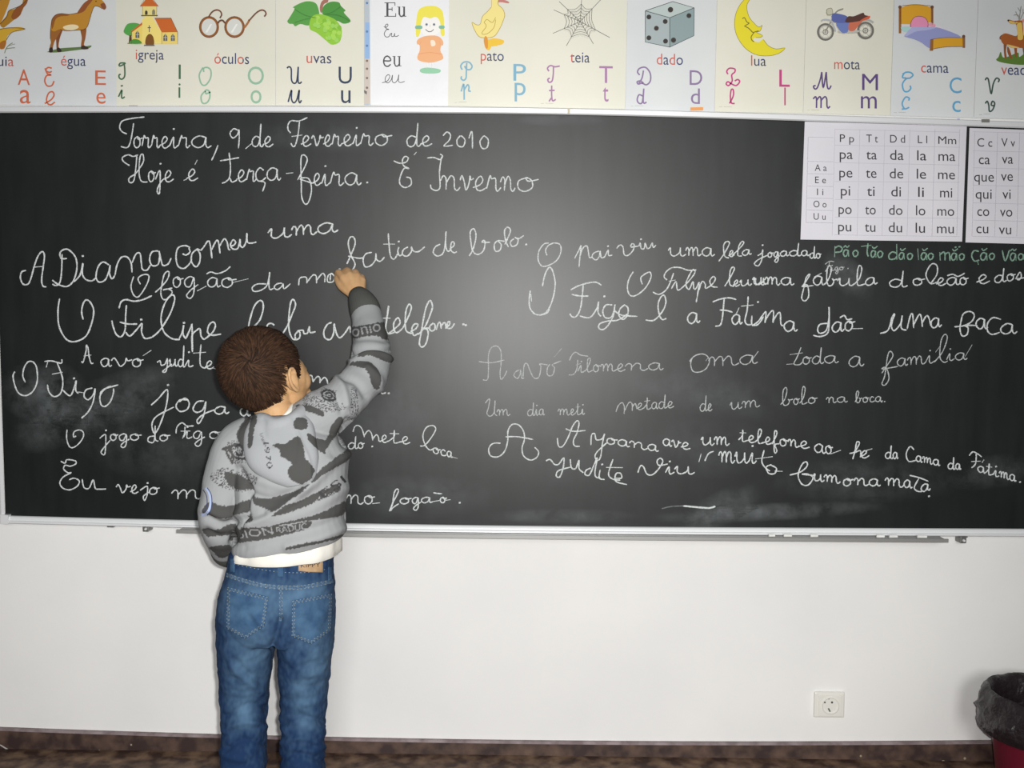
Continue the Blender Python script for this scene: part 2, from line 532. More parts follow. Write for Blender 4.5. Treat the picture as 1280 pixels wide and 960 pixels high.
class Words(Print):
    """chalk strokes, gathered into one mesh per written word"""
    def __init__(self, Y):
        super().__init__(Y); self.atoms = []
    def stroke(self, s, *a, **k):
        for st in (parse(s) if isinstance(s, str) else s):
            b, fb, cb = len(self.v), len(self.f), len(self.c)
            super().stroke([st], *a, **k)
            xs = [self.o[0] + p[0] / self.s for p in st]
            self.atoms.append((min(xs), max(xs), self.v[b:], [tuple(i - b for i in f) for f in self.f[fb:]], self.c[cb:]))
        return self
    def build(self, name, material, parent, gap=5.0):
        groups = []
        for at in sorted(self.atoms, key=lambda t: t[0]):
            if groups and at[0] < groups[-1][0] + gap:
                groups[-1][1].append(at); groups[-1][0] = max(groups[-1][0], at[1])
            else: groups.append([at[1], [at]])
        out = []
        for _, ats in groups:
            self.v, self.f, self.c = [], [], []
            for (_a, _b, v, f, c) in ats:
                k = len(self.v); self.v += v; self.f += [tuple(i + k for i in q) for q in f]; self.c += c
            out.append(Print.build(self, name, material, parent))
        return out
def sentence(label, w, col, items):
    pr = Words(YB)
    w *= 0.82
    for it in items:
        if isinstance(it, tuple) and it[0] == 'C': pr.crop(*it[1:]); continue
        if isinstance(it, str): pr.stroke(it, w, col, dome=0.0006, jit=0.2); continue
        pr_args = list(it); kw = pr_args.pop() if isinstance(pr_args[-1], dict) else {}
        word(pr, *pr_args, w=w, col=col, **kw)
    return pr.build('chalk_word', M['chalk'], board)
A_ = ('C', 0, 140, 4); B_ = ('C', 300, 140, 3.2); C_ = ('C', 0, 280, 4); D_ = ('C', 400, 270, 4.267); E_ = ('C', 640, 280, 4)
F_ = ('C', 940, 290, 3.765); G_ = ('C', 590, 420, 4.129); H_ = ('C', 860, 420, 3.048); I_ = ('C', 600, 520, 3.765); J_ = ('C', 900, 520, 3.368)
K_ = ('C', 0, 420, 4); L_ = ('C', 0, 500, 4); M_ = ('C', 400, 460, 4.363); Q_ = ('C', 230, 320, 4.571)
WH = (214, 219, 219); WD = (186, 190, 190)

sentence('chalk line with the place and date', 1.9, WH, [A_,
 '722,25 660,32 612,45 598,75 610,98 635,110; 668,56 660,110 650,155 635,178 603,172',
 ('orreira', [666, 710, 757, 800, 848, 893, 950, 1052], 180, 178, 58), '1090,165 1075,205 1058,242',
 '1190,92 1168,84 1150,108 1165,130 1188,112 1194,88 1196,130 1192,182',
 B_, '22,147 48,125', ('de', [45, 92, 132], 138, 138, 40, {'asc': 1.15}),
 '270,22 235,36 205,35 192,52 193,72 203,84; 238,38 232,90 222,130 212,138 203,124; 206,98 250,92',
 ('evereiro', [243, 285, 332, 368, 407, 452, 482, 533, 606], 138, 132, 44),
 ('de', [662, 722, 768], 137, 136, 42, {'asc': 1.1}),
 '812,95 828,80 842,92 836,114 816,136 852,133; 882,94 868,112 872,134 892,138 900,112 884,94; 915,106 928,78 930,146; 975,95 960,118 968,144 988,142 993,112 976,94'])
sentence('chalk line naming the weekday and season', 1.9, WH, [A_,
 '648,268 618,248 612,228 640,214 665,222 690,214; 684,220 678,290 668,345 648,352 646,330 680,305 716,250 714,212 700,225 695,300 706,345 738,350',
 ('oje', [738, 778, 815, 868], 350, 348, 56), '918,342 935,335', ('e', [932, 990], 344, 342, 58), '986,240 974,264',
 '1145,203 1152,270 1148,325 1130,348 1110,356; 1150,330 1160,350 1185,340; 1100,244 1150,236 1196,228', ('er', [1182, 1232, 1282], 350, 346, 58),
 B_, ('ça'.replace('ç', 'c'), [55, 103, 162], 276, 274, 52), '80,276 100,284 90,318', '184,246 213,243',
 '230,272 255,228 269,190 256,172 244,186 245,280 247,340 260,368 275,358 286,310 274,266 240,268 294,286',
 ('eira', [290, 326, 360, 415, 482], 294, 292, 48), '509,282',
 '614,195 640,205 664,200 673,184 660,178 650,192 654,214 676,226 656,226 640,262 640,288 660,302 684,290 682,266 664,260; 696,172 706,160',
 '748,184 775,182 800,190 810,176 800,168; 806,178 798,240 800,300 785,314 766,306 762,290', ('nverno', [803, 880, 932, 986, 1042, 1100, 1190], 312, 320, 58)])
sentence('large chalk sentence slanting upwards above the child', 2.2, WH, [C_,
 '130,232 108,240 102,270 115,300 140,300 155,270 170,215 190,160 212,138 222,160 215,220 208,280 215,310 232,314; 165,216 215,212',
 '335,172 306,172 300,145 318,128 345,130 378,168 384,225 366,285 335,312 300,306 275,292 262,280; 310,150 308,230 300,290 280,308 262,300',
 '368,290 400,255 414,196 412,250 430,278 460,284 478,270; 414,160; 545,205 515,190 490,215 480,265 495,290 525,280 545,235 550,205 548,250 560,274 575,255',
 '575,255 585,205 605,168 635,165 655,195 660,242; 660,195 680,150 700,148 706,190 712,226 735,230 752,205; 792,135 760,140 748,175 760,207 790,202 798,160 795,135 805,180 815,207 840,200 856,170',
 '944,120 950,140 930,155 912,148; 950,118 925,108 890,120 880,165 890,210 920,222 950,195 958,175; 985,125 960,150 958,190 980,214 998,190 1000,150 985,125 1005,130 1025,105',
 '1025,105 1040,85 1050,100 1060,172; 1058,130 1080,85 1092,90 1100,147; 1098,110 1120,75 1135,90 1142,124 1152,130',
 '1150,112 1170,105 1178,90 1165,80 1152,105 1165,125 1190,120 1200,76 1202,108 1215,116 1230,90 1235,46 1236,88 1255,96 1282,90',
 B_, ('uma', [112, 205, 305, 388], 508, 480, 40)])
sentence('chalk words right of the child\'s raised hand', 2.0, WH, [D_,
 '143,256 162,215 187,150 180,114 160,115 151,150 165,210 187,258 165,300; 150,214 205,225 232,222; 277,194 245,202 230,232 240,270 270,265 295,235 298,200 302,232 322,241 345,218',
 '364,92 368,150 376,212 395,230 415,200; 337,150 400,150; 421,165 415,190 425,212 442,200; 420,136; 470,165 445,180 440,205 465,214 487,190 488,165 497,186 525,190 559,164',
 '642,150 615,165 604,195 625,213 655,200 668,150 672,82 670,150 680,187 700,180; 690,177 715,157 712,138 700,145 698,180 715,196 730,190',
 '795,213 815,180 831,120 828,80 815,68 801,90 805,140 815,187 840,205 870,187 881,147 875,130 865,140 907,140; 950,130 930,150 935,187 960,182 966,152 950,132 985,135',
 '985,152 1005,110 1016,75 1000,60 984,80 990,130 1005,167; 1035,120 1015,140 1025,162 1050,152 1056,125 1040,115 1062,120 1087,104; 1100,152'])
sentence('small chalk words ending behind the hand', 1.9, WH, [C_,
 '668,262 655,310 665,350 685,366 705,350 735,300 745,262 730,252 705,258 690,275 702,302',
 '775,342 800,320 835,280 846,245 836,237 820,255 810,300 804,345 815,376 840,372 861,340 840,325 815,330 862,320',
 ('og', [860, 915, 988], 316, 314, 52), '985,335 1032,310', ('ao', [1032, 1100, 1180], 316, 316, 48), '1032,250 1055,240 1085,248 1125,235 1152,212; 1165,292 1242,274',
 Q_, '470,160 420,160 390,180 400,202 440,195 475,165 490,92 485,150 490,190 512,185; 560,155 530,160 515,180 535,192 560,172 566,158 572,187 608,158',
 '655,168 660,130 680,120 700,125 702,156; 703,150 735,110 755,115 757,156; 757,140 790,100 805,115 804,150; 850,100 825,110 820,146 850,147 860,120 840,100 835,140'])
sentence('biggest chalk sentence left of the child\'s head', 2.3, WH, [C_,
 '298,372 290,430 295,510 330,575 375,588 430,560 460,490 468,430 450,390 430,380 415,400 408,440 416,478',
 '595,422 605,390 630,378 670,386 715,378 760,358; 632,405 628,460 625,530 605,564 580,550 565,510 559,482; 598,490 640,500 686,500',
 '628,540 650,560 690,520 710,498 708,540 725,572 760,566; 706,478; 760,566 800,530 850,450 873,380 865,355 840,370 815,420 805,480 820,540 860,573 900,578',
 '895,575 912,540 918,505 915,550 930,575; 920,494; 930,572 955,515 960,510 962,640; 962,640 960,560 985,530 1000,525 1005,560 1020,578; 1020,578 1060,545 1077,510 1066,490 1045,505 1038,540 1060,556 1106,550',
 Q_, '365,428 375,370 400,290 430,256 450,265 451,310 430,370 388,412; 470,412 480,390 500,385 516,396; 565,442 590,400 615,340 637,280 625,249 610,265 600,340 600,420 620,472 650,477',
 '652,430 635,450 640,477 660,467 662,437 650,428 680,425 685,442 705,440 716,403 720,437 752,432; 845,380 820,390 799,430 805,467 835,477 855,440 858,388 870,440 890,467 920,440 946,403 952,440',
 D_, '365,478 357,540 350,600 365,627 400,620; 368,480 352,590; 335,545 376,545; 365,627 400,600 427,570 415,543 394,570 395,607 410,622 440,600; 440,600 470,540 487,490 476,470 460,500 454,560 460,612 490,627',
 '482,617 510,602 522,580 505,576 490,600 500,637 525,625; 525,632 560,590 590,520 600,480 586,450 565,490 550,560 540,620 530,680 545,699 565,680 577,630 570,605 545,600 582,598',
 '600,574 585,590 590,612 610,607 613,580 598,572; 620,607 630,575 641,568 647,602; 645,590 660,570 669,575 672,602; 675,592 690,580 691,563 680,570 680,597 700,597 718,573; 765,578; 778,582'])
sentence('small chalk line just left of the child\'s hair', 1.9, WH, [K_,
 '407,126 416,130 430,75 432,46 440,60 445,100 455,135 467,135; 418,100 457,95', ('avo', [500, 556, 655, 716], 152, 155, 42), '714,99 757,71',
 '785,132 800,124 806,146 825,140 836,113 836,150 828,179 814,176 860,140', ('udi', [845, 888, 926, 966], 150, 155, 36, {'asc': 1.75}), '1005,42 1000,100 1002,145 1020,160 1035,155; 965,86 1030,81', ('e', [1025, 1070], 163, 163, 38), '1062,160 1096,169'])
sentence('bold chalk sentence at the left edge of the board', 2.1, WH, [K_,
 '75,178 65,200 75,250 95,287 130,298 165,275 186,225 183,160 165,130 140,130 120,160 114,200 127,232',
 '222,127 260,125 305,136 309,117; 240,125 231,157; 284,130 310,200 313,250 300,290 270,303 245,280 237,243; 260,191 313,181; 313,270 350,299 370,260 381,223 378,270 392,287; 370,212; 392,280 425,285',
 '462,260 430,270 420,300 440,319 465,295 476,263 465,330 440,380 407,411; 556,250 525,265 500,300 505,342 525,352 550,330 566,290 568,262; 500,290 520,266 592,244',
 '755,346 790,315 836,268 832,345 805,430 782,478 768,482 760,440 785,400 870,355; 840,245; 935,320 900,320 880,350 900,377 935,367 946,335 925,311 895,330',
 '1020,325 985,330 965,365 985,382 1015,367 1029,328 1020,390 995,437 986,420 1020,390 1075,368', ('a', [1068, 1142], 392, 388, 38), ('a', [1198, 1250], 400, 400, 44),
 Q_, '703,738 712,690 730,685 737,718; 735,720 760,690 775,695 777,727; 775,720 800,695 815,705 822,732; 1093,786 1115,780 1131,745 1124,740; 1120,755 1131,786 1154,780; 1170,785'])
sentence('chalk line left of the grey sleeve', 1.8, WH, [L_,
 '335,148 333,190 345,230 365,238 395,217 416,185 415,160 395,150 370,160 368,185 381,180', '498,192 525,172 529,200 525,265 515,273 507,255 552,200; 530,152',
 ('ogo', [548, 590, 645, 706], 202, 202, 33), '775,180 745,185 741,207 770,207 776,128 776,195 792,206', ('o', [793, 850], 205, 203, 32),
 '880,167 885,135 910,114 935,130 969,129; 925,133 922,170 912,192; 903,156 952,155', ('ig', [916, 960, 1022], 192, 192, 36), ('o', [1042, 1105], 195, 190, 36),
 M_, ('do', [150, 205, 242], 440, 438, 32), '285,428', '180,348 190,320 210,314 230,335 242,378; 240,370 262,342 280,356 288,396; 285,390 306,365 318,375 322,398 335,400',
 ('ete', [330, 372, 440, 490], 405, 415, 40), '545,425 570,422 605,382 631,335 615,314 580,325 561,370 575,422 600,447 625,435', ('oca', [612, 655, 690, 722], 462, 490, 32), '700,480 750,493'])
sentence('lowest chalk line at left', 1.9, WH, [L_,
 '303,306 325,316 332,300 352,299 378,306 378,320 350,331 326,326 318,345 340,364 356,364 316,385 299,415 315,441 350,449 386,431 396,405 370,391 345,399',
 '410,395 420,437 445,441 466,399 476,441 496,446 530,445', ('ve', [580, 650, 692], 465, 468, 42), '700,452 730,432 738,440 734,480 722,502 718,480 750,458; 738,415', ('o', [742, 796], 474, 470, 36),
 ('m', [858, 1012], 497, 495, 46), M_, ('no', [142, 236, 298], 742, 742, 48), '285,740 327,735', '378,782 400,730 427,675 420,660 405,680 395,740 384,778 400,760 430,740',
 ('og', [430, 498, 548], 742, 738, 34), ('a', [548, 612], 736, 734, 30), '595,732 655,722', ('o', [652, 690], 735, 735, 30), '680,722 712,718; 618,680 640,684 666,686; 762,735'])
sentence('thin chalk sentence in the middle, ending left of the green words', 1.8, WH, [E_,
 '175,157 168,130 185,105 215,95 241,105 244,140 225,180 185,206 150,210 131,180 135,135 160,100 185,96',
 '313,172 335,130 346,108 340,160 335,217; 340,160 355,120 375,110 382,140 387,167 402,165; 436,135 410,145 401,165 420,180 436,162 441,135 446,167 462,165 470,150 481,130 483,157 502,155; 480,111',
 '523,122 540,105 555,115 561,152 580,157 605,132 611,105 600,99 595,115 632,110; 635,112 641,95 646,122 661,122 666,95 676,122 690,117 701,95 706,117 720,105; 645,76',
 ('uma', [780, 868, 945, 1010], 160, 160, 42), '1033,187 1060,150 1087,97 1072,88 1058,110 1064,160 1085,170', ('e', [1082, 1112], 165, 160, 30), '1100,158 1130,130 1158,97 1151,87 1135,110 1129,155 1150,160', ('a', [1148, 1196], 160, 152, 28),
 F_, '26,112 45,100 51,84 46,130 30,159 11,150 30,130 76,108; 50,62', ('oga', [72, 100, 130, 172], 120, 112, 24), ('da', [172, 230, 268], 112, 112, 25, {'asc': 1.3}), ('do', [270, 300, 326], 122, 124, 24, {'asc': 1.2})])
sentence('chalk sentence below the thin one, running to the right edge', 1.9, WH, [E_,
 '607,238 585,275 577,320 590,356 620,357 665,322 694,270 690,241 665,250 644,270 652,302',
 '922,230 880,231 840,218 800,219 770,240 761,265 776,280; 808,245 792,290 770,330 735,352 704,340; 783,286 818,280',
 '797,324 820,288 826,326 840,327 880,290 914,245 906,228 890,250 869,300 885,327 905,288 909,322 920,322 936,292 930,340 921,392; 934,332 950,288 966,300 969,322 1000,302 1017,275 1006,263 989,285 1000,311 1028,316',
 '1063,312 1090,270 1112,225 1102,216 1090,240 1089,300 1110,312', ('eu', [1105, 1138, 1198], 312, 306, 30), ('u', [1208, 1280], 305, 300, 34),
 F_, ('uma', [2, 60, 132, 196], 248, 250, 36), '236,258 265,215 272,198 255,215 245,260 234,310 250,324 267,300 260,250 235,257 290,252', ('a', [284, 342], 250, 250, 42), '293,212 328,193',
 ('bul', [342, 402, 480, 532], 252, 252, 36, {'asc': 1.35}), ('a', [530, 588], 254, 244, 34), ('d', [640, 728], 258, 258, 36, {'asc': 1.0}), ('o', [752, 812], 252, 250, 34),
 '842,242 870,200 871,160 850,149 830,170 819,205 840,242 872,236', ('eao', [866, 912, 975, 1018], 252, 248, 36), '918,206 945,199 970,209 1002,193', ('e', [1056, 1118], 244, 240, 42), ('dos', [1138, 1196, 1240, 1282], 240, 222, 34, {'asc': .8})])
sentence('tiny chalk word squeezed between two sentences', 1.3, WD, [F_, '344,152 365,138 387,140; 365,142 360,162 344,187; 352,160 374,158', ('igo', [368, 388, 410, 434], 182, 178, 15), '452,172'])
AO = '.5,0 .2,.05 0,.5 .2,1 .45,.9 .6,.4 .62,0 .66,1; 1.25,0 .95,.2 .9,.7 1.1,1 1.45,.85 1.5,.3 1.25,0'
def ao(x, y, s, tilde=True):
    out = [[(x + u * s, y + v * s) for u, v in st] for st in parse(AO)]
    out.append([(x + u * s, y + v * s) for u, v in ([(.25, -.55), (.45, -.8), (.65, -.6), (.95, -.85)] if tilde else [(.3, -.75), (.55, -.5), (.95, -.85)])])
    return out
gp = Words(YB).crop(940, 290, 3.765)
GR = (136, 168, 150)
for st_ in ('390,66 389,118; 390,76 408,66 424,76 418,92 391,96', '546,53 542,96 548,116; 513,68 562,62', '681,56 682,130; 681,100 660,94 644,110 650,128 672,126 682,114', '780,78 784,132',
          '884,95 886,134; 886,106 902,94 908,106 908,134; 908,106 924,96 930,108 932,136', '1068,92 1046,88 1034,110 1046,136 1070,132; 1062,140 1066,154', '1178,86 1192,136 1212,84'):
    gp.stroke(st_, 1.7, GR, dome=0.0006, jit=0.2)
for (x, y, sa, so_, t) in ((430, 84, (28, 30), 474, True), (560, 88, (26, 30), 590, False), (692, 98, (28, 30), 730, False), (796, 98, (30, 32), 828, False), (938, 100, (30, 32), 974, False), (1076, 98, (34, 34), 1116, False), (1216, 100, (30, 34), 1252, True)):
    gp.stroke([[(x + sa[0] * u, y + sa[1] * v) for u, v in st] for st in parse('.8,.1 .3,.0 0,.5 .2,1 .6,.85 .85,.1; .85,.05 .9,1.05')], 1.7, GR, dome=0.0006, jit=0.2)
    gp.stroke([[(so_ + 26 * u, y + 1 + 30 * v) for u, v in parse('.5,0 .05,.4 .3,1 .8,.85 .95,.3 .5,0')[0]]], 1.7, GR, dome=0.0006, jit=0.2)
    gp.stroke([[(x + 26 * u, y - 8 + 14 * v) for u, v in (parse('0,-.2 .4,-.8 .7,-.3 1.1,-.9') if t else parse('.2,-.9 .55,-.2 1.2,-1'))[0]]], 1.5, GR, dome=0.0006, jit=0.2)
gp.stroke('958,72; 976,70', 1.7, GR, dome=0.0006)
gp.stroke('1278,104 1280,130', 1.7, GR, dome=0.0006)
for go in gp.build('chalk_word', M['chalk'], board, 1.0): go['label'] = 'pale green chalk syllable'
sentence('large chalk sentence across the right half', 2.1, WH, [E_,
 '92,332 86,375 90,420 115,450 150,453 180,430 205,370 216,300 205,240 188,216 170,240 158,280 152,312; 98,388 94,350; 150,453 176,444 188,424',
 '293,330 330,310 380,295 420,291 447,306; 356,304 350,370 340,430 320,463 300,463 289,448; 298,352 340,360 383,360; 338,460 390,467 425,420 433,388 430,440 445,462; 462,362',
 '502,405 470,405 454,435 465,467 495,467 511,430 514,403 506,460 480,507 455,528 434,520 440,498 480,485 530,480 577,450; 562,405 540,425 534,455 555,477 577,455 580,420 560,403; 510,430 545,455 627,462',
 '668,480 710,481 750,440 769,395 762,358 745,365 731,400 735,447 750,477 772,472', ('a', [872, 938], 500, 494, 54),
 '1003,390 1040,376 1085,369 1122,378; 1061,373 1056,430 1050,480 1040,506 1016,511; 1038,430 1070,432 1103,441', ('a', [1096, 1150], 502, 500, 48), '1120,452 1136,418',
 '1181,362 1176,430 1165,480 1175,502 1200,502; 1145,411 1208,405; 1200,458 1200,502 1230,502 1258,463; 1230,390',
 F_, '0,442 30,420 55,385 66,378 61,428; 60,420 85,380 101,373 99,428; 98,420 120,385 133,383 136,432 147,442', ('a', [146, 212], 467, 467, 48),
 '355,430 320,435 309,460 320,477 350,462 363,400 362,353 363,430 355,477 320,492 288,486', ('ao', [372, 432, 484], 474, 462, 48), '470,455 522,454; 413,404 435,393 448,412 472,408',
 '603,477 640,462 660,400 671,388 656,440 670,464 700,430 707,393 702,450 727,462; 730,457 745,395 756,388 761,452; 760,440 785,390 796,398 802,447; 800,430 820,395 832,403 842,442', ('a', [838, 890], 454, 446, 46),
 '953,446 1000,440 1035,420 1046,390 1025,374 995,385 984,420 979,460 990,489 1012,482 1017,450 1000,440 1062,440', ('a', [1050, 1108], 456, 456, 50), '1172,412 1135,403 1109,430 1109,465 1130,482 1167,472', ('a', [1164, 1244], 482, 478, 48)])
sentence('faint chalk sentence about a grandmother at middle right', 1.6, WD, [G_,
 '56,226 80,224 85,170 85,100 100,60 130,53 149,80 150,140 145,190 150,224 170,202 180,178; 33,132 100,138 167,124',
 '246,175 225,185 217,205 235,219 248,197 251,174 256,216 270,216; 263,212 270,150 285,144 300,180 320,216 345,212 356,160 350,144 392,150; 402,145 388,170 391,202 415,202 426,165 415,148 462,128; 424,109 463,64',
 '503,127 515,100 535,84 560,98 600,105; 546,123 541,170 525,197 499,201; 536,150 562,142', ('ilomena', [545, 585, 622, 662, 742, 790, 905, 985], 188, 175, 38, {'asc': .75}),
 '1182,93 1145,105 1129,140 1140,181 1175,186 1210,166 1226,125 1205,97 1170,94 1140,110 1123,132', H_, '68,95 78,80', ('ma', [78, 192, 262], 118, 106, 36), '245,90 268,58',
 '431,43 416,80 404,106 425,109 440,95; 388,71 437,64; 375,108 404,106', ('oda', [435, 470, 516, 572], 108, 102, 29), ('a', [608, 668], 120, 115, 40),
 '738,142 760,110 781,75 770,58 760,80 750,150 739,182 752,186 766,160 755,120 740,126 800,116', ('ami', [794, 836, 905, 940], 116, 102, 30), '943,62 961,38', '938,100 970,60 988,8 978,-6 964,20 960,80 975,100 990,95', ('ia', [985, 1015, 1062], 95, 90, 28), '1055,80 1083,33'])
sentence('thinnest chalk sentence at middle right', 1.5, WD, [G_,
 '68,347 90,324 86,365 77,400 95,414 115,392 119,333 116,395 130,412', ('m', [128, 196], 413, 410, 32), ('dia', [284, 325, 345, 374], 412, 408, 32), ('meti', [443, 505, 530, 563, 582], 410, 406, 32),
 '743,392 755,360 775,344 786,365 785,402; 788,385 810,344 826,350 827,387; 826,370 842,348 850,372', ('etade', [848, 885, 925, 960, 1005, 1042], 382, 370, 34), ('de', [1174, 1215, 1240], 388, 386, 38),
 H_, ('um', [160, 205, 272], 280, 270, 26), ('bolo', [353, 400, 425, 455, 492], 264, 256, 24, {'asc': 1.5}), ('na', [526, 565, 606], 256, 252, 21), ('boca', [636, 664, 690, 712, 740], 254, 250, 20), '738,251; 749,250'])
sentence('chalk sentence falling to the right in the lower right', 1.9, WH, [I_,
 '97,128 60,130 41,155 50,187 85,192 115,167 130,120 132,70 150,41 180,41 204,70 209,110 198,150 205,187 235,207 265,197 276,170 257,147; 120,98 180,98 251,111',
 '364,103 370,142 390,142 415,100 435,50 456,23 466,35 456,80 440,115 445,140 470,143; 403,60 440,72 497,68', '522,137 525,90 540,84 548,112 575,107 586,84 576,130 568,190 555,209 542,195 550,170 598,125',
 ('oana', [592, 645, 702, 786, 838], 130, 168, 30), ('ave', [858, 902, 945, 990], 136, 160, 32), ('um', [1040, 1102, 1172], 136, 138, 38),
 J_, ('telefone', [78, 114, 150, 186, 218, 250, 285, 332, 376], 106, 138, 30, {'asc': .85}), ('ao', [394, 442, 474], 152, 162, 36), '465,160 509,144',
 '545,158 567,150 587,115 576,110 570,140 559,182; 564,156 590,146 592,170', ('e', [588, 628], 178, 174, 30), '610,147 641,138', ('da', [694, 727, 750], 178, 180, 26), '817,142 800,129 784,160 795,191 827,186', ('ama', [824, 852, 896, 926], 190, 210, 24), ('da', [958, 990, 1014], 222, 226, 24),
 '1049,167 1065,151 1085,160 1102,172; 1079,158 1076,200 1059,219; 1058,192 1097,190', ('atima', [1083, 1117, 1150, 1176, 1218, 1246], 234, 276, 26), '1103,196 1112,184; 1263,278'])
sentence('last chalk line above the tray', 2.0, WH, [I_,
 '310,211 330,205 350,227 370,227 391,199 396,207 390,250 375,287 359,282 370,257 430,240; 425,203 430,242 450,247 466,208 466,247 487,267; 522,245 500,255 494,274 515,277 540,222 552,198 541,260 546,287 567,292; 566,253 561,292 587,299; 575,228',
 '626,203 605,272 625,297 660,302; 593,242 672,243; 633,292 666,292 661,270 640,272 639,307 692,323', '743,267 755,235 770,240 785,272 810,277 840,250 860,215 850,199 834,210 842,232 884,226', ('iu', [872, 915, 1008], 272, 274, 36), '1041,178 1030,217',
 '1058,212 1075,178 1100,166', J_, ('mui', [-6, 62, 122, 154], 196, 200, 46), '186,143 176,190 190,217 210,232; 148,181 222,171; 217,205 195,215 205,241 230,242 237,220 214,207; 230,232 264,233',
 '293,249 340,235 367,210 363,193 345,205 329,250 345,287 372,290 392,260 370,245 345,245 397,250', ('um', [392, 438, 505], 272, 284, 30), ('o', [515, 560], 296, 294, 32), ('na', [563, 625, 674], 292, 296, 30), ('ma', [694, 772, 808], 292, 304, 32), '838,262 818,300 830,316 850,318; 798,250 840,260 877,275', ('a', [844, 884], 320, 312, 30), '880,338'])
sw = Print(YB).crop(600, 520, 3.765)
sw.stroke('855,436 900,426 960,423', 1.4, (120, 124, 124), dome=0.0006).stroke('955,423 1030,430 1080,433 1108,425', 2.2, WH, dome=0.0006)
so = sw.build('chalk_dash', M['chalk'], board)

def smudge(px, py, rx, ry, amt, ang=0.0):
    n = 14; vs = []; fs = []; fd = []
    ca, sa = math.cos(math.radians(ang)), math.sin(math.radians(ang))
    for j in range(n + 1):
        for i in range(n + 1):
            u = i / n * 2 - 1; v = j / n * 2 - 1
            vs.append(W(px + u * rx * ca - v * ry * sa, py + u * rx * sa + v * ry * ca, YB - 0.0002))
            fd.append(max(0.0, 1 - (u * u + v * v)) * amt * .8)
    for j in range(n):
        for i in range(n):
            q = j * (n + 1) + i
            fs.append((q, q + n + 1, q + n + 2, q + 1))
    o = mesh_obj('chalk_smudge', vs, fs, M['smudge'], board)
    at = o.data.attributes.new('fade', 'FLOAT', 'POINT')
    at.data.foreach_set('value', fd)
for s in ((55, 490, 55, 40, .28, 0), (70, 530, 60, 30, .22, -25), (150, 500, 90, 36, .2, -20), (190, 560, 110, 45, .1, 15), (480, 520, 70, 50, .12, 0), (520, 620, 110, 28, .14, 0),
          (880, 490, 120, 30, .12, 10), (880, 560, 90, 40, .10, 0), (960, 640, 150, 12, .25, -3), (900, 636, 60, 22, .22, -28), (1080, 600, 130, 30, .12, 0), (1060, 345, 40, 22, .2, 40), (700, 645, 100, 10, .2, 0),
          (1240, 590, 60, 22, .14, -10), (700, 560, 100, 50, .08, 0), (700, 150, 60, 8, .2, 0), (1010, 255, 18, 40, .2, 0), (450, 170, 160, 22, .1, 0)):
    smudge(*s)

# chalk pieces lying in the tray
def chalk_piece(px, ln, label, ang=0.0, col=None):
    z = tray_top(px)
    p = W(px, 668, -0.06)
    bmx = bmesh.new()
    bmesh.ops.create_cone(bmx, cap_ends=True, segments=14, radius1=0.0042, radius2=0.0038, depth=ln,
                          matrix=Matrix.Translation((p.x, -0.058, z + 0.0042)) @ Matrix.Rotation(ang, 4, 'Z') @ Matrix.Rotation(math.pi / 2, 4, 'Y'))
    bmesh.ops.bevel(bmx, geom=[e for e in bmx.edges if len(e.link_faces) == 2 and any(len(f.verts) > 4 for f in e.link_faces)], offset=0.0008, segments=1, affect='EDGES')
    return tag(bm_obj('chalk_stick', bmx, M['stick'], None, False), label, 'chalk', 'chalk pieces in the tray')
M['stick'] = noise_color(mat('chalk_stick', rough=0.95, spec=0.05), (222, 222, 218), (238, 238, 236), 90, 4)
chalk_piece(965, 0.016, 'short white chalk stub in the tray, first of six counted from the child', 0.1)
chalk_piece(985, 0.020, 'white chalk stub in the tray, second of six counted from the child', -0.05)
chalk_piece(1018, 0.019, 'white chalk stub lying alone in the tray, third of six counted from the child', 0.04)
chalk_piece(1101, 0.020, 'white chalk stub in the tray, first of the close pair near its far end', -0.06)
chalk_piece(1117, 0.021, 'white chalk stub in the tray, second of the close pair near its far end', 0.05)
chalk_piece(1153, 0.024, 'longest white chalk stub, last one before the bracket at the tray end', 0.0)

# ------------------------------------------------------------------ syllable charts
YC = -0.0275
def chart(corners, label):
    o = plate('syllable_chart', corners, YC, 0.0008, M['paper_grey'])
    return tag(o, label, 'chart', 'syllable charts on the board')
ch1 = chart([(1006, 152), (1208.5, 157.6), (1202.6, 302), (1000.6, 299.4)], 'white syllable chart from pa to mu with a vowel column at its left')
DK = (52, 52, 56)
g = Print(YC, 0.00008).crop(980, 140, 4.267)
LG = (190, 188, 196)
def ct(x, y): return x, y
rows_l = [92, 177, 270, 370, 466, 560, 655]; rows_r = [108, 188, 283, 375, 470, 567, 664]
for a, c in zip(rows_l, rows_r): g.stroke([[(270, a), (938, c)]], 0.5, LG, taper=False)
for (xa, xb) in ((272, 257), (405, 390), (538, 523), (672, 657), (806, 790), (938, 922)): g.stroke([[(xa, 92), (xb, 660)]], 0.5, LG, taper=False)
for y in (133, 262, 328, 394, 458, 522, 588): g.stroke([[(130 - (y - 133) * .025, y), (265, y + 3)]], 0.5, LG, taper=False)
g.stroke([[(130, 133), (118, 588)]], 0.5, LG, taper=False)
g.build('table_grid', M['ink'], ch1)
CH = ch1
def cell(s, xc, base, xh, wid, rot=1.0):
    Print(YC - 0.0002).crop(980, 140, 4.267).text(s, xc - wid / 2, xc + wid / 2, base, xh, DK, rot).build('printed_syllable', M['ink'], CH)
for s, xc, wd, b_ in (('P p', 336, 76, 160), ('T t', 470, 62, 161), ('D d', 606, 80, 163), ('L l', 739, 50, 166), ('Mm', 871, 96, 170)): cell(s, xc, b_, 27, wd)
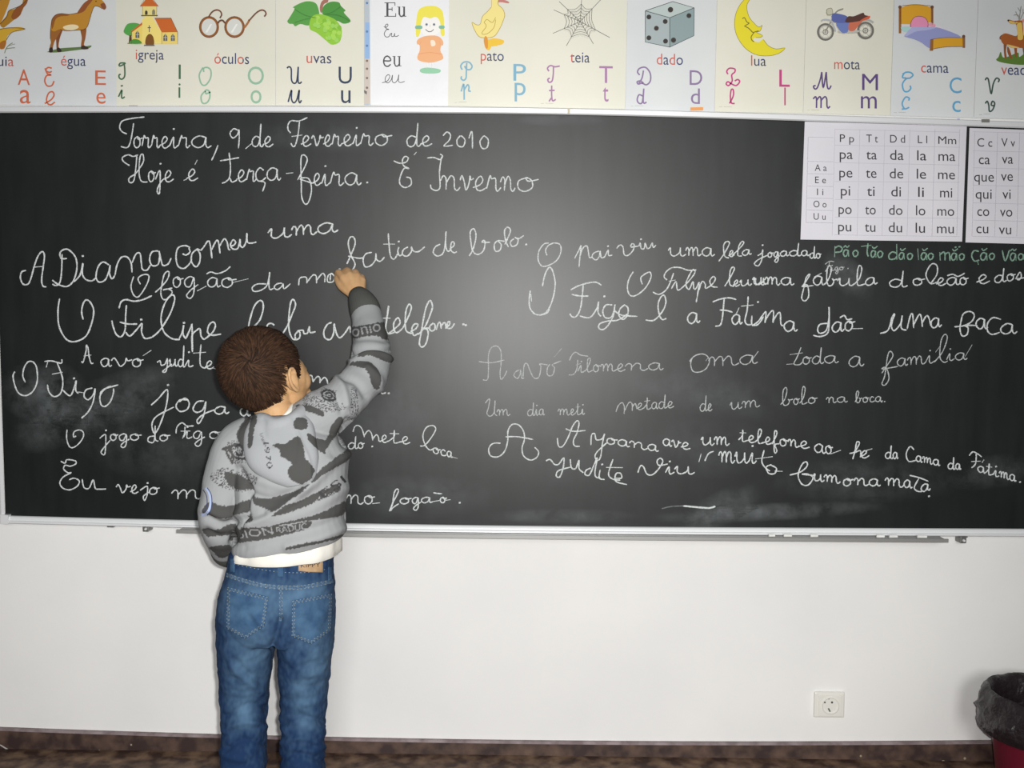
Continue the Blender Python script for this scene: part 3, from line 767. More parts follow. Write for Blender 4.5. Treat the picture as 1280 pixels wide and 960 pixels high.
for i, row in enumerate((('pa', 'ta', 'da', 'la', 'ma'), ('pe', 'te', 'de', 'le', 'me'), ('pi', 'ti', 'di', 'li', 'mi'), ('po', 'to', 'do', 'lo', 'mo'), ('pu', 'tu', 'du', 'lu', 'mu'))):
    wd = {'p': 70, 't': 57, 'd': 72, 'l': 50, 'm': 90}
    for j, s in enumerate(row):
        w_ = wd[s[0]] * (0.72 if s[1] == 'i' else 1.0) * (0.62 / 0.72 if s == 'li' else 1)
        cell(s, (332, 467, 602, 735, 869)[j] - i * 2, (250, 348, 445, 543, 636)[i] + j * 2.5, 35, w_)
for s, xc, b_, wd in (('A a', 196, 314, 64), ('E e', 195, 379, 58), ('I i', 193, 443, 34), ('O o', 192, 508, 70), ('U u', 190, 574, 64)): cell(s, xc, b_, 23, wd)
ch2 = chart([(1212, 160), (1415, 166.5), (1409, 308), (1206.9, 303)], 'white syllable chart from ca to vu beside the larger syllable chart')
g = Print(YC, 0.00008).crop(980, 140, 4.267)
for a, c in zip([105, 207, 297, 390, 484, 576, 662], [110, 211, 302, 394, 489, 581, 668]): g.stroke([[(1008, a), (1280, c + 2)]], 0.5, LG, taper=False)
for (xa, xb) in ((1018, 1003), (1140, 1124), (1258, 1242)): g.stroke([[(xa, 108), (xb, 664)]], 0.5, LG, taper=False)
g.build('table_grid', M['ink'], ch2)
CH = ch2
for s, xc, b_, wd in (('C c', 1071, 184, 80), ('V v', 1196, 184, 74), ('ca', 1069, 278, 60), ('va', 1192, 275, 60), ('que', 1067, 370, 106), ('ve', 1189, 367, 64), ('qui', 1065, 462, 86), ('vi', 1187, 463, 44),
                      ('co', 1063, 554, 64), ('vo', 1185, 557, 66), ('cu', 1058, 646, 64), ('vu', 1179, 651, 66)): cell(s, xc, b_, 35 if ' ' not in s else 29, wd)
# ------------------------------------------------------------------ alphabet cards above the board
YP = -0.0045
def card(name, x0, yb0, x1, yb1, material, label, cat='poster', group=None, h=0.325, dy=0.0):
    Y = YP + dy
    a, c = W(x0, yb0, Y), W(x1, yb1, Y)
    n = 8
    vs = []; fs = []
    # slightly wavy sheet with real thickness, hanging flat on the wall
    for j in range(2):
        for i in range(n + 1):
            t = i / n
            p = a.lerp(c, t)
            vs.append((p.x, p.y, p.z + (h if j else 0)))
    k = len(vs)
    vs += [(x, y + 0.0006, z) for x, y, z in vs]
    for i in range(n):
        fs.append((i, i + 1, n + 2 + i, n + 1 + i)); fs.append((k + i + 1, k + i, k + n + 1 + i, k + n + 2 + i))
        fs.append((i, k + i, k + i + 1, i + 1)); fs.append((n + 1 + i, n + 2 + i, k + n + 2 + i, k + n + 1 + i))
    fs.append((0, n + 1, k + n + 1, k)); fs.append((n, k + n, k + 2 * n + 1, 2 * n + 1))
    o = mesh_obj(name, vs, fs, material, None, recalc=True)
    return tag(o, label, cat, group)
BLUE = (52, 62, 104); RED = (205, 96, 84); NAVY = (44, 58, 84)
def letters(o, org, curs, big, col, lay=None):
    """cursive forms (strokes) and block forms ((text, x0, x1, baseline, height, caps))"""
    for s in curs: Print(YP - 0.0003).crop(org[0], org[1], 5.3333).stroke(s, 1.9, col, taper=False).build('letter_form', M['ink'], o)
    for (s, x0, x1, b_, h_, caps) in big: Print(YP - 0.0003).crop(org[0], org[1], 5.3333).text(s, x0, x1, b_, h_, col, 0.9, caps).build('letter_form', M['ink'], o)
def caption(o, org, s, x0, x1, base, xh, reds):
    p = Print(YP - 0.0003).crop(org[0], org[1], 5.3333)
    p.text(s, x0, x1, base, xh, BLUE, 0.9, colors=[(a, b, RED) for a, b in reds])
    p.build('caption_word', M['ink'], o)
def pic(org, Y=None): return Print((Y or YP) - 0.0003).crop(org[0], org[1], 5.3333)
CARD = 'letter and picture cards above the blackboard'
O1, O2, O3, O4, O5, O6 = (0, 0), (220, 0), (440, 0), (660, 0), (880, 0), (1040, 0)

# --- eagle
o = card('alphabet_card', -64, 130.6, 45, 131.8, M['paper_cool'], 'alphabet card with a brown eagle and letters A a, first of the row', group=CARD)
p = pic(O1)
p.poly('-250,150 -160,120 -60,70 -10,10 30,-40 60,-110 80,-70 60,20 0,160 -60,190 -150,200', (196, 140, 44))
p.poly('0,160 40,110 60,70 100,60 130,40 175,0 190,-30 170,-60 150,20 160,40 135,95 95,130 45,170 20,185', (178, 128, 34))
p.poly('100,60 130,40 175,0 190,-30 180,20 150,60 135,100 95,130 75,110', (150, 86, 40))
p.poly('-20,200 60,185 130,180 168,192 130,205 80,215 50,240 40,270 10,300 -40,310 -90,280', (214, 170, 52))
p.poly('0,285 40,270 30,320 0,325', (176, 110, 40))
p.poly('-260,150 -235,120 -205,125 -190,150 -215,170 -245,172', (226, 220, 204)); p.poly('-262,148 -285,158 -262,166', (216, 164, 60)); p.disc(-238, 142, 5, (40, 30, 26))
p.stroke('30,355 40,325 60,300 85,285; 55,305 100,292; 40,325 70,320 100,318', 0.8, (120, 128, 90))
p.stroke('0,160 45,110 60,70 130,40 175,0; -20,200 60,185 168,192 80,215 40,270', 0.6, (104, 66, 24))
p.build('illustration', M['ink'], o)
caption(o, O1, 'águia', -105, 92, 438, 44, [(0, .2), (.8, 1)])
letters(o, O1, ['-232,470 -250,500 -240,560 -200,565 -180,540; -215,565 -190,470 -180,465 -170,560 -150,560; -210,520 -160,518', '-180,615 -215,620 -225,670 -195,690 -170,650 -165,615 -165,670 -145,690'], [('A', 118, 200, 566, 104, True), ('a', 132, 204, 688, 88, False)], (206, 106, 74))

# --- mare
o = card('alphabet_card', 45, 131.8, 146, 132.6, M['paper_cool'], 'alphabet card with a standing brown mare and letters E e', group=CARD)
p = pic(O1)
p.poly('315,345 340,338 400,322 500,315 560,310 608,303 600,318 560,328 480,338 400,348 340,350', (98, 122, 74))
p.poly('345,140 336,200 335,260 345,290 360,250 358,180', (168, 120, 40))
p.poly('536,190 574,185 570,250 560,300 588,315 585,327 545,328 540,300 545,250', (150, 90, 44))
p.poly('375,195 418,190 400,250 390,310 408,335 400,345 380,342 375,290', (132, 76, 40))
p.poly('345,195 410,185 385,240 362,280 352,320 350,345 330,348 332,310 342,270 335,230', (158, 100, 44))
p.poly('345,130 370,100 410,90 460,95 520,85 545,60 570,20 600,-5 625,-20 640,-40 652,-20 690,10 708,45 700,62 680,58 660,45 630,42 612,80 595,130 585,170 560,195 520,200 440,205 400,195 360,210 340,190', (194, 138, 46))
p.poly('420,180 460,165 505,165 525,182 490,200 440,198', (238, 222, 180))
p.poly('345,130 370,100 410,90 460,95 450,105 400,110 370,130 355,180 344,190', (150, 92, 40))
p.poly('515,88 530,60 560,20 600,-8 625,-22 610,10 585,40 565,70 540,85', (150, 84, 46))
p.poly('670,30 695,20 708,45 700,62 685,60', (140, 82, 50))
p.poly('330,320 350,318 350,346 328,348', (52, 40, 36)); p.poly('380,322 395,318 410,336 402,346 382,342', (52, 40, 36)); p.poly('542,310 560,304 586,315 585,327 545,327', (60, 46, 38))
p.disc(640, 8, 4, (40, 28, 20))
p.stroke('345,130 370,100 410,90 460,95 520,85; 400,195 440,205 520,200 560,195 585,170 612,80 630,42 660,45 680,58; 345,130 336,200 335,260', 0.6, (110, 66, 30))
p.build('illustration', M['ink'], o)
caption(o, O1, 'égua', 406, 572, 437, 45, [(0, .27)])
letters(o, O1, ['345,455 320,450 305,470 330,482 345,475; 300,455 315,490 340,500 310,505 298,540 315,572 345,570 360,540', '298,690 340,665 360,635 350,612 325,620 310,660 318,690 340,698 366,680'], [('E', 634, 706, 566, 97, True), ('e', 642, 704, 690, 72, False)], (206, 106, 74))

# --- church
o = card('alphabet_card', 146, 132.6, 235, 132.4, M['paper_cream'], 'alphabet card with a yellow church under an orange roof and letters I i', group=CARD)
p = pic(O1)
YL = (240, 214, 112); OR = (206, 104, 40)
p.poly('830,190 850,160 890,152 930,160 950,185 930,220 880,238 850,235 825,215', (84, 166, 76)); p.poly('862,235 875,235 878,290 858,290', (88, 56, 34), False)
p.poly('850,292 1180,292 1180,286 850,286', (120, 110, 60), False)
p.poly('878,205 950,150 950,292 878,292', YL, False); p.poly('870,212 955,142 955,160 878,216', OR, False)
p.poly('948,292 948,130 980,105 1010,105 1078,215 1078,292', (246, 224, 128), False)
p.poly('1030,120 1140,120 1184,214 1078,216', OR, False); p.poly('1078,216 1182,214 1182,292 1078,292', YL, False)
p.poly('950,110 950,42 1044,42 1044,110', (236, 220, 140), False); p.poly('940,100 1052,100 1052,107 940,107', (96, 86, 70), False)
p.poly('934,42 968,0 990,-50 1020,0 1056,42', OR, False)
p.poly('966,98 966,78 974,66 984,78 984,98', (70, 60, 56), False); p.poly('1014,98 1014,72 1024,60 1034,72 1034,98', (140, 134, 110), False)
p.poly('972,298 972,255 985,232 998,226 1012,232 1024,255 1024,298', (128, 82, 30)); p.poly('960,306 1030,306 1030,298 960,298', (110, 104, 96), False)
p.stroke('995,168 995,214; 984,184 1006,184', 0.9, (70, 70, 60), taper=False)
for x in (916, 1102, 1152):
    y = 230 if x == 916 else 250
    p.poly([(x - 13, y + 22), (x - 13, y - 8), (x, y - 26), (x + 13, y - 8), (x + 13, y + 22)], (92, 96, 96), False)
    p.stroke([[(x, y - 22), (x, y + 20)], [(x - 12, y), (x + 12, y)]], 0.5, (225, 225, 220), taper=False)
p.poly('868,275 895,260 930,268 942,290 868,290', (76, 150, 60))
p.stroke('934,42 990,-50 1056,42; 950,110 950,42; 1044,42 1044,110; 1078,215 1078,292; 1030,120 1140,120 1184,214 1184,292; 878,292 878,210', 0.5, (84, 66, 40), smooth=False)
p.build('illustration', M['ink'], o)
caption(o, O1, 'igreja', 905, 1092, 395, 45, [(0, .07)])
letters(o, O1, ['795,430 805,420 835,422 800,440 792,428; 828,422 832,470 830,510 812,528 795,518 794,500 805,495', '790,645 812,600 810,640 815,655 832,645; 812,572'], [('I', 1191, 1205, 527, 97, True), ('ı', 1190, 1202, 652, 70, False)], (70, 106, 78))
p = pic(O1); p.disc(1197, 563, 7, (70, 106, 78)); p.poly('858,702 918,702 918,728 858,728', (160, 160, 160), False); p.build('tape_mark', M['ink'], o)

# --- eyeglasses
o = card('alphabet_card', 235, 132.4, 344.4, 132.0, M['paper_cream'], 'alphabet card with round brown eyeglasses and letters O o', group=CARD)
p = pic(O2); BR = (150, 92, 40); DB = (110, 66, 44)
for (x, rx) in ((220, 58), (390, 60)):
    p.disc(x, 180, rx, (216, 218, 212)); p.poly([(x - 25, 215), (x + 10, 160), (x + 22, 160), (x - 12, 218)], (240, 240, 236), False); p.ring(x, 180, rx, 3.0, BR, 64)
    p.ring(x, 180, rx + 6, 0.9, DB, 70)
p.stroke('280,155 290,140 310,136 328,155', 2.2, DB).stroke('218,112 240,80 270,66 295,75 304,98 292,120', 1.8, DB, taper=False).stroke('455,185 480,150 490,130', 2.6, (170, 110, 60)).stroke('485,140 530,90 565,68 590,72 600,92 588,110', 1.8, DB, taper=False)
p.build('illustration', M['ink'], o)
caption(o, O2, 'óculos', 256, 487, 424, 48, [(0, .17), (.65, .82)])
letters(o, O2, ['180,450 155,500 170,560 200,565 230,520 232,470 210,450 185,455 185,480', '195,605 168,640 175,685 205,685 225,650 222,610 200,600 200,625 230,612'], [('O', 478, 586, 562, 118, True), ('o', 497, 570, 688, 86, False)], (146, 186, 160))

# --- grapes
o = card('alphabet_card', 344.8, 132.0, 455.5, 132.6, M['paper_cream'], 'alphabet card with green grapes and letters U u', group=CARD)
p = pic(O2)
p.poly('960,40 975,5 1012,-8 1012,15 985,30 970,85 960,70', (166, 112, 96))
p.poly('742,142 755,120 790,60 780,48 830,20 880,8 930,20 950,60 955,110 935,150 880,170 830,160 795,175 780,160 755,158', (88, 160, 72))
p.poly('975,90 985,40 1030,12 1085,15 1100,40 1130,70 1120,85 1165,140 1120,158 1080,140 1030,130', (74, 148, 60))
p.poly('890,190 900,120 940,95 990,100 1060,130 1100,180 1104,230 1090,280 1040,298 1000,270 940,220', (146, 200, 60))
for i in range(46):
    u, v = random.random(), random.random()
    x = 905 + u * 190; y = 115 + v * 170
    if y - 110 > (x - 870) * 1.0 or (x > 1030 and y < 140): continue
    p.disc(x, y, 15, random.choice([(150, 206, 66), (170, 218, 88), (132, 190, 52), (158, 212, 96)]), n=12)
p.stroke('790,60 860,100 940,120; 790,150 850,130 900,120; 1100,40 1040,80 985,95; 1160,138 1080,100 1000,95', 0.5, (60, 120, 56))
p.build('illustration', M['ink'], o)
caption(o, O2, 'uvas', 870, 1036, 420, 48, [(0, .26)])
letters(o, O2, ['740,455 752,445 768,460 770,530 785,555 805,540 815,445; 815,445 814,540 825,555 838,545', '748,680 770,600 770,660 785,685 805,665 822,600 818,665 826,685 836,668'], [('U', 1084, 1172, 556, 112, True), ('u', 1100, 1164, 686, 84, False)], NAVY)

# --- duck
o = card('alphabet_card', 560, 132.4, 671, 134.4, M['paper_cream'], 'alphabet card with a pale yellow duck and letters P p', group=CARD)
p = pic(O3); DY = (242, 226, 142); OL = (176, 154, 70)
p.poly('965,0 1000,-5 1046,12 1040,22 1000,15 968,15', (196, 128, 120))
p.poly('930,45 930,-10 915,-50 935,-95 975,-100 1000,-70 990,-30 975,0 975,30 1005,60 1018,100 1005,145 985,190 950,240 900,252 850,245 820,205 800,150 830,165 855,160 870,110 905,75', DY)
p.stroke('930,45 930,-10; 975,0 975,30 1005,60 1018,100 1005,145 985,190 950,240 900,252 850,245 820,205 800,150 830,165 855,160 870,110 905,75 930,45; 880,150 900,130 935,150 958,115; 958,130 945,185 900,225 865,222 895,175 880,150', 0.7, OL)
p.poly('890,240 905,262 950,255 1010,268 1005,292 960,305 930,310 915,335 890,320 878,270', (240, 196, 56)); p.poly('890,240 905,262 905,320 890,318 878,268', (222, 150, 52)); p.disc(965, -55, 6, (40, 40, 40))
p.build('illustration', M['ink'], o)
caption(o, O3, 'pato', 858, 1012, 404, 46, [(0, .25)])
letters(o, O3, ['735,465 725,440 745,415 780,415 800,440 790,462 765,462 750,440; 765,420 762,490 760,520 745,535 728,525 730,508', '728,610 745,560 748,665; 748,600 770,565 780,580 778,605 792,608'], [('P', 1076, 1160, 538, 112, True), ('p', 1084, 1158, 634, 82, False)], (126, 176, 200))
p = pic(O3); p.stroke('685,683 700,683; 712,680 765,679', 0.5, (150, 150, 140)); p.build('small_print', M['ink'], o)

# --- cobweb
o = card('alphabet_card', 671, 134.4, 781.3, 136.4, M['paper_cream'], 'alphabet card with a spider web and letters T t', group=CARD)
p = pic(O4); c0 = (348, 143); WB = (96, 96, 90)
ends = [(165, 223), (172, 66), (208, 10), (360, -45), (520, -40), (545, 250), (436, 292), (256, 305)]
for e in ends: p.stroke([[c0, e]], 0.6, WB, taper=False)
for fct in (0.16, 0.3, 0.46, 0.62, 0.78):
    ring = []
    nodes = []
    for e in ends:
        d = math.hypot(e[0] - c0[0], e[1] - c0[1]); r = fct * 150
        nodes.append((c0[0] + (e[0] - c0[0]) / d * r, c0[1] + (e[1] - c0[1]) / d * r))
    for a, c in zip(nodes, nodes[1:] + nodes[:1]):
        mx_, my_ = (a[0] + c[0]) / 2, (a[1] + c[1]) / 2
        p.stroke([[a, (mx_ + (c0[0] - mx_) * .16, my_ + (c0[1] - my_) * .16), c]], 0.5, WB, taper=False)
p.build('illustration', M['ink'], o)
caption(o, O4, 'teia', 281, 411, 415, 47, [(0, .14)])
letters(o, O4, ['140,475 130,455 150,437 180,445 212,440; 170,445 168,500 160,540 140,548 132,530 145,520', '158,570 158,640 165,672 185,662; 140,604 178,602; 158,650 140,676'], [('T', 475, 565, 552, 112, True), ('t', 499, 537, 676, 80, False)], (170, 124, 168))
p = pic(O4); p.stroke('85,690 105,690; 115,688 168,690', 0.5, (150, 150, 140)); p.build('small_print', M['ink'], o)

# --- die
o = card('alphabet_card', 781.8, 138.0, 892.6, 140.2, M['paper_cool'], 'alphabet card with a grey die and letters D d', group=CARD)
p = pic(O4)
p.poly('782,72 945,118 945,314 782,280', (168, 180, 182), False); p.poly('945,118 1108,52 1106,238 945,314', (142, 160, 162), False); p.poly('782,72 965,10 1108,52 945,118', (186, 198, 196), False)
p.stroke('782,72 965,10 1108,52 1106,238 945,314 782,280 782,72; 782,72 945,118 1108,52; 945,118 945,314', 0.8, (72, 84, 84), smooth=False, taper=False)
for (x, y, rx) in ((806, 113, 16), (915, 143, 16), (856, 188, 16), (806, 252, 16), (917, 274, 16), (1073, 104, 16), (970, 267, 17), (950, 64, 18)): p.disc(x, y, rx, (58, 50, 46)); p.disc(x, y, rx * .6, (46, 40, 38))
p.build('illustration', M['ink'], o)
caption(o, O4, 'dado', 858, 1033, 430, 48, [(0, .25), (.52, .77)])
letters(o, O4, ['745,500 730,480 745,455 785,450 815,490 815,540 790,565 760,555 735,560 728,545 750,540 770,555; 770,470 760,520 740,555', '765,640 740,632 728,665 740,688 762,680 772,590; 772,590 768,670 775,688 790,680'], [('D', 1078, 1162, 566, 98, True), ('d', 1086, 1146, 692, 68, False)], (140, 118, 158))
p = pic(O4); p.poly('1082,716 1168,714 1168,736 1082,738', (232, 158, 86), False); p.build('tape_mark', M['ink'], o)
p = pic(O4); p.stroke('685,708 702,708; 712,705 768,705', 0.5, (150, 150, 140)); p.build('small_print', M['ink'], o)

# --- moon
o = card('alphabet_card', 893.2, 139.6, 1003.6, 141.8, M['paper_cream'], 'alphabet card with a yellow crescent moon and letters L l', group=CARD)
p = pic(O5)
p.poly('310,-10 285,40 300,110 335,155 365,180 388,168 375,205 350,215 388,235 380,248 345,250 330,255 335,275 370,280 395,262 430,305 480,326 540,320 500,355 430,372 350,365 280,325 230,260 206,190 208,110 235,40 275,-10', (232, 218, 36), n=3)
p.stroke('310,-10 285,40 300,110 335,155 365,180 388,168; 388,168 375,205 350,215 388,235 380,248 345,250; 395,262 430,305 480,326 540,320 500,355 430,372 350,365 280,325 230,260 206,190 208,110 235,40 275,-10', 0.6, (140, 130, 40))
p.stroke('255,125 270,118 285,145 300,155 275,170; 268,172 300,190 325,215 340,212 365,205; 335,215 315,245 320,268 335,278', 1.1, (120, 112, 40))
p.build('illustration', M['ink'], o)
caption(o, O5, 'lua', 314, 414, 438, 46, [(0, .12)])
letters(o, O5, ['160,495 152,475 170,455 205,460 205,480 185,500 188,540 165,570 148,560 160,545 185,560 215,570 238,545 225,530 205,540', '170,690 195,640 195,600 182,598 176,640 182,685 205,690'], [('L', 502, 572, 578, 114, True), ('l', 535, 545, 702, 78, False)], (194, 66, 130))
p = pic(O5); p.stroke('100,712 122,713; 132,712 186,713', 0.5, (150, 150, 140)); p.build('small_print', M['ink'], o)

# --- motorbike
o = card('alphabet_card', 1004, 141.8, 1112.6, 144.2, M['paper_cream'], 'alphabet card with a blue motorbike and letters M m', group=CARD)
p = pic(O5); TY = (112, 110, 104)
for (x, y) in ((810, 213), (1077, 203)):
    p.ring(x, y, 50, 2.6, TY, 52); p.ring(x, y, 40, .7, (170, 170, 160)); p.ring(x, y, 16, 1.0, TY); p.disc(x, y, 7, (130, 130, 124))
    for a in range(6): p.stroke([[(x, y), (x + 38 * math.cos(a * 1.047), y + 38 * math.sin(a * 1.047))]], .4, (190, 190, 180), taper=False)
p.stroke('812,205 835,165 855,130 870,95 895,70 930,58', 1.6, (140, 138, 128)); p.stroke('780,140 800,130 840,135 860,160 878,210', 1.8, (180, 184, 190)); p.stroke('1010,165 1060,135 1100,132 1132,150', 1.8, (176, 180, 182))
p.poly('820,60 850,55 858,90 830,100 818,85', (200, 198, 176)); p.stroke('820,60 850,55 858,90 830,100 818,85 820,60', .6, (120, 118, 100))
p.poly('900,205 1020,200 1025,216 915,218', (190, 190, 182)); p.poly('885,150 975,152 965,190 955,215 925,220 900,195', (110, 128, 190))
p.poly('975,145 1060,130 1030,170 1000,205 965,200', (206, 112, 84)); p.poly('860,90 900,92 955,110 950,150 870,148 852,120', (92, 104, 170))
p.poly('945,150 960,110 1000,108 1060,85 1072,100 1100,108 1095,125 1040,140', (88, 52, 44)); p.poly('1040,140 1072,118 1105,105 1100,125', (214, 96, 60))
p.build('illustration', M['ink'], o)
caption(o, O5, 'mota', 868, 1040, 460, 46, [(0, .38)])
letters(o, O5, ['745,570 730,575 738,592 755,585 775,530 785,480; 785,480 795,585 815,480; 815,480 822,575 835,592 848,570', '728,660 742,645 750,660 750,720; 750,670 770,645 780,660 780,720; 780,670 805,645 818,660 820,705 828,720 840,708'], [('M', 1054, 1160, 600, 108, True), ('m', 1046, 1152, 722, 80, False)], (92, 70, 128))
p = pic(O5); p.stroke('688,735 704,735; 715,733 768,734', 0.5, (150, 150, 140)); p.build('small_print', M['ink'], o)

# --- bed
o = card('alphabet_card', 1113, 144.4, 1217, 147.0, M['paper_cool'], 'alphabet card with a yellow wooden bed and letters C c', group=CARD)
p = pic(O6); GO = (222, 164, 36); WD2 = (150, 98, 48)
p.poly('460,160 460,50 500,35 560,30 620,36 665,50 668,165', GO, False); p.poly('445,48 462,48 462,222 445,222', WD2, False); p.poly('660,48 676,48 676,165 660,165', WD2, False)
for x, y in ((453, 47), (668, 47), (666, 258), (878, 243)): p.disc(x, y, 11, (110, 72, 50))
p.poly('462,175 520,165 660,150 690,165 860,240 660,250 500,245 470,210', (226, 214, 224), False)
p.poly('462,180 525,178 495,215 470,205', (174, 214, 210)); p.poly('640,165 660,152 690,165 680,185', (230, 160, 180))
p.poly('526,182 528,145 550,115 585,108 620,118 640,150 638,182', (232, 148, 184))
p.poly('525,188 560,180 680,180 760,200 860,245 780,262 700,285 655,322 600,285 550,262 490,245 485,235', (150, 156, 206), n=3)
p.poly('525,188 560,180 690,182 640,200 560,210 500,240 485,235', (176, 180, 220))
p.poly('662,262 760,250 884,252 884,310 760,312 664,328', GO, False); p.poly('655,262 676,262 674,338 652,338', WD2, False); p.poly('870,250 888,250 888,318 872,318', WD2, False)
p.stroke('460,160 460,50 500,35 560,30 620,36 665,50 668,165; 662,262 760,250 884,252; 664,328 760,312 884,310; 526,182 528,145 550,115 585,108 620,118 640,150 638,182', 0.5, (110, 76, 50))
p.build('illustration', M['ink'], o)
caption(o, O6, 'cama', 594, 777, 483, 46, [(0, .2)])
letters(o, O6, ['470,495 490,482; 495,520 470,515 485,485 520,482 540,500 520,520 495,525 470,560 480,605 505,610 525,590 520,570', '510,670 515,655 490,648 468,690 485,725 515,715; 485,725 465,728'], [('C', 784, 864, 620, 104, True), ('c', 802, 858, 745, 72, False)], (98, 166, 206))
p = pic(O6); p.stroke('412,750 432,750; 442,748 492,750', 0.5, (150, 150, 140)); p.poly('835,792 852,792 852,803 835,803', (128, 142, 206), False); p.build('small_print', M['ink'], o)

# --- deer
o = card('alphabet_card', 1217.4, 147.2, 1325, 150.2, M['paper_cool'], 'alphabet card with a brown deer on grass and letters V v', group=CARD)
p = pic(O6)
p.poly('1095,400 1110,380 1125,345 1140,382 1180,375 1240,350 1250,380 1300,345 1320,380 1380,370 1400,395 1360,425 1250,432 1140,418', (92, 128, 48))
BRN = (170, 92, 36)
for s in ('1145,290 1165,290 1160,340 1165,385 1150,380', '1170,310 1185,330 1200,385 1190,390 1170,350', '1215,310 1232,310 1232,375 1222,375', '1270,300 1290,300 1290,375 1280,375', '1310,300 1328,300 1326,375 1314,375'): p.poly(s, (150, 84, 40))
p.poly('1125,260 1130,235 1160,222 1225,240 1240,215 1232,180 1225,160 1195,158 1172,140 1180,130 1215,140 1250,135 1270,145 1275,190 1280,240 1320,270 1330,310 1290,320 1220,315 1165,300 1140,290', BRN)
p.poly('1232,165 1262,150 1270,200 1272,260 1240,262 1238,215', (232, 196, 96)); p.poly('1175,136 1215,145 1245,150 1215,160 1190,155', (228, 190, 96)); p.poly('1165,296 1220,308 1250,318 1200,318', (232, 196, 110)); p.poly('1262,135 1290,125 1284,148', (226, 150, 140))
p.disc(1176, 136, 6, (40, 30, 24)); p.disc(1222, 144, 4, (40, 30, 24)); p.stroke('1250,135 1240,100 1212,100; 1240,110 1225,75; 1250,130 1255,85 1262,40; 1258,80 1240,50; 1256,130 1275,90 1300,70; 1275,95 1275,60', 0.9, (150, 146, 136)); p.stroke('1125,262 1120,250 1130,235', 1.0, (120, 60, 24))
p.build('illustration', M['ink'], o)
caption(o, O6, 'veado', 1128, 1345, 498, 48, [(0, .17)])
letters(o, O6, ['1022,535 1030,520 1042,528 1050,570 1062,625 1075,560 1095,522 1115,530 1108,548', '1022,690 1035,675 1045,700 1050,742 1072,730 1085,690 1070,675 1062,700 1085,705'], [('V', 1400, 1480, 634, 104, True), ('v', 1410, 1470, 760, 74, False)], (62, 84, 76))
p = pic(O6); p.stroke('982,765 1002,765; 1010,760 1056,760', 0.5, (150, 150, 140)); p.build('small_print', M['ink'], o)

# --- hand made card in a punched plastic sleeve
o = card('drawing_card', 463.5, 131.6, 560, 132.6, M['paper_white'], 'white card in a plastic sleeve, drawing of a blond girl in orange', 'poster', h=0.33, dy=-0.001)
YE = YP - 0.001
p = pic(O3, YE)
p.poly('428,240 425,200 432,110 450,60 500,40 560,42 600,70 612,120 614,180 618,230 600,240 590,215 588,150 560,112 520,122 480,112 462,150 455,215 440,245', (240, 228, 84))
p.poly('462,150 480,118 520,124 565,116 586,150 586,200 560,232 510,240 470,225', (246, 244, 240))
p.poly('425,172 465,172 465,192 425,192', (126, 186, 164)); p.poly('582,172 615,172 612,192 582,190', (126, 186, 164))
p.poly('450,255 500,238 570,240 605,270 608,300 595,305 590,340 610,385 580,405 515,418 450,405 435,380 450,340 450,300 435,295 432,275', (240, 178, 128)); p.stroke('450,300 462,275; 590,300 585,275; 440,360 520,350 605,362', 0.6, (224, 150, 110))
p.poly('525,270 550,272 556,300 530,308', (244, 232, 210)); p.poly('455,462 500,450 585,462 580,485 510,490 460,482', (150, 206, 170)); p.stroke('495,420 498,455; 530,420 532,455', 0.8, (232, 210, 190))
p.disc(497, 163, 9, (150, 160, 176)); p.disc(497, 163, 4, (60, 60, 70)); p.disc(547, 163, 9, (150, 160, 176)); p.disc(547, 163, 4, (60, 60, 70)); p.stroke('490,195 510,210 530,208 545,195', 0.9, (120, 110, 120)); p.stroke('522,165 520,180', .5, (170, 160, 160))
p.build('illustration', M['ink'], o)
p = pic(O3, YE); SER = (74, 74, 78)
def bars(*rs):
    for (x0, y0, x1, y1) in rs: p.poly([(x0, y0), (x1, y0), (x1, y1), (x0, y1)], SER, False)
bars((216, 16, 288, 21), (216, 106, 294, 111), (229, 16, 243, 111), (284, 16, 289, 38), (289, 88, 294, 111), (243, 58, 268, 64), (265, 48, 270, 74))
bars((302, 44, 322, 48), (310, 44, 321, 98), (334, 44, 354, 48), (342, 44, 353, 108), (342, 106, 362, 110)); p.stroke('316,88 322,106 336,108 348,92', 1.5, SER)
p.build('printed_word', M['ink'], o); p = pic(O3, YE)
p.stroke('209,405 255,405 252,385 235,374 218,384 211,410 220,436 240,442 258,428', 1.7, SER)
bars((270, 374, 290, 378), (278, 374, 288, 426), (303, 374, 324, 378), (311, 374, 321, 438), (311, 437, 330, 441)); p.stroke('283,418 290,438 304,440 316,424', 1.5, SER)
p.build('printed_word', M['ink'], o); p = pic(O3, YE)
p.stroke('212,178 228,182 240,168 234,160 222,170 228,190 246,196 228,200 215,225 225,245 245,244 256,225; 256,225 265,222 262,240 278,242 285,222 284,240 300,242 312,234', .9, (90, 90, 94))
p.build('handwritten_word', M['ink'], o); p = pic(O3, YE)
p.stroke('200,552 235,540 252,510 242,498 225,512 222,540 240,552 262,530 270,500 268,540 285,552 305,530 312,498 310,540 325,550 352,542', .9, (90, 90, 94))
p.build('handwritten_word', M['ink'], o)
strip = Print(YE - 0.0006).crop(440, 0, 5.3333)
strip.poly('80,-140 128,-140 128,700 80,700', (186, 196, 204), False).poly('88,150 126,150 126,390 86,390', (150, 184, 226), False).poly('84,392 128,392 128,690 80,690', (206, 194, 184), False)
for y in (-60, 20, 210, 305, 405, 458, 520, 585): strip.disc(100, y, 8, (96, 128, 182) if y < 390 else (128, 110, 104), n=12)
strip.poly('116,-140 128,-140 128,700 122,700', (228, 232, 236), False).poly('80,600 100,610 98,630 82,620', (110, 106, 106), False)
so = strip.build('punched_strip', M['ink'], o); so['label'] = 'plastic strip with punched holes, blue above and brown below'

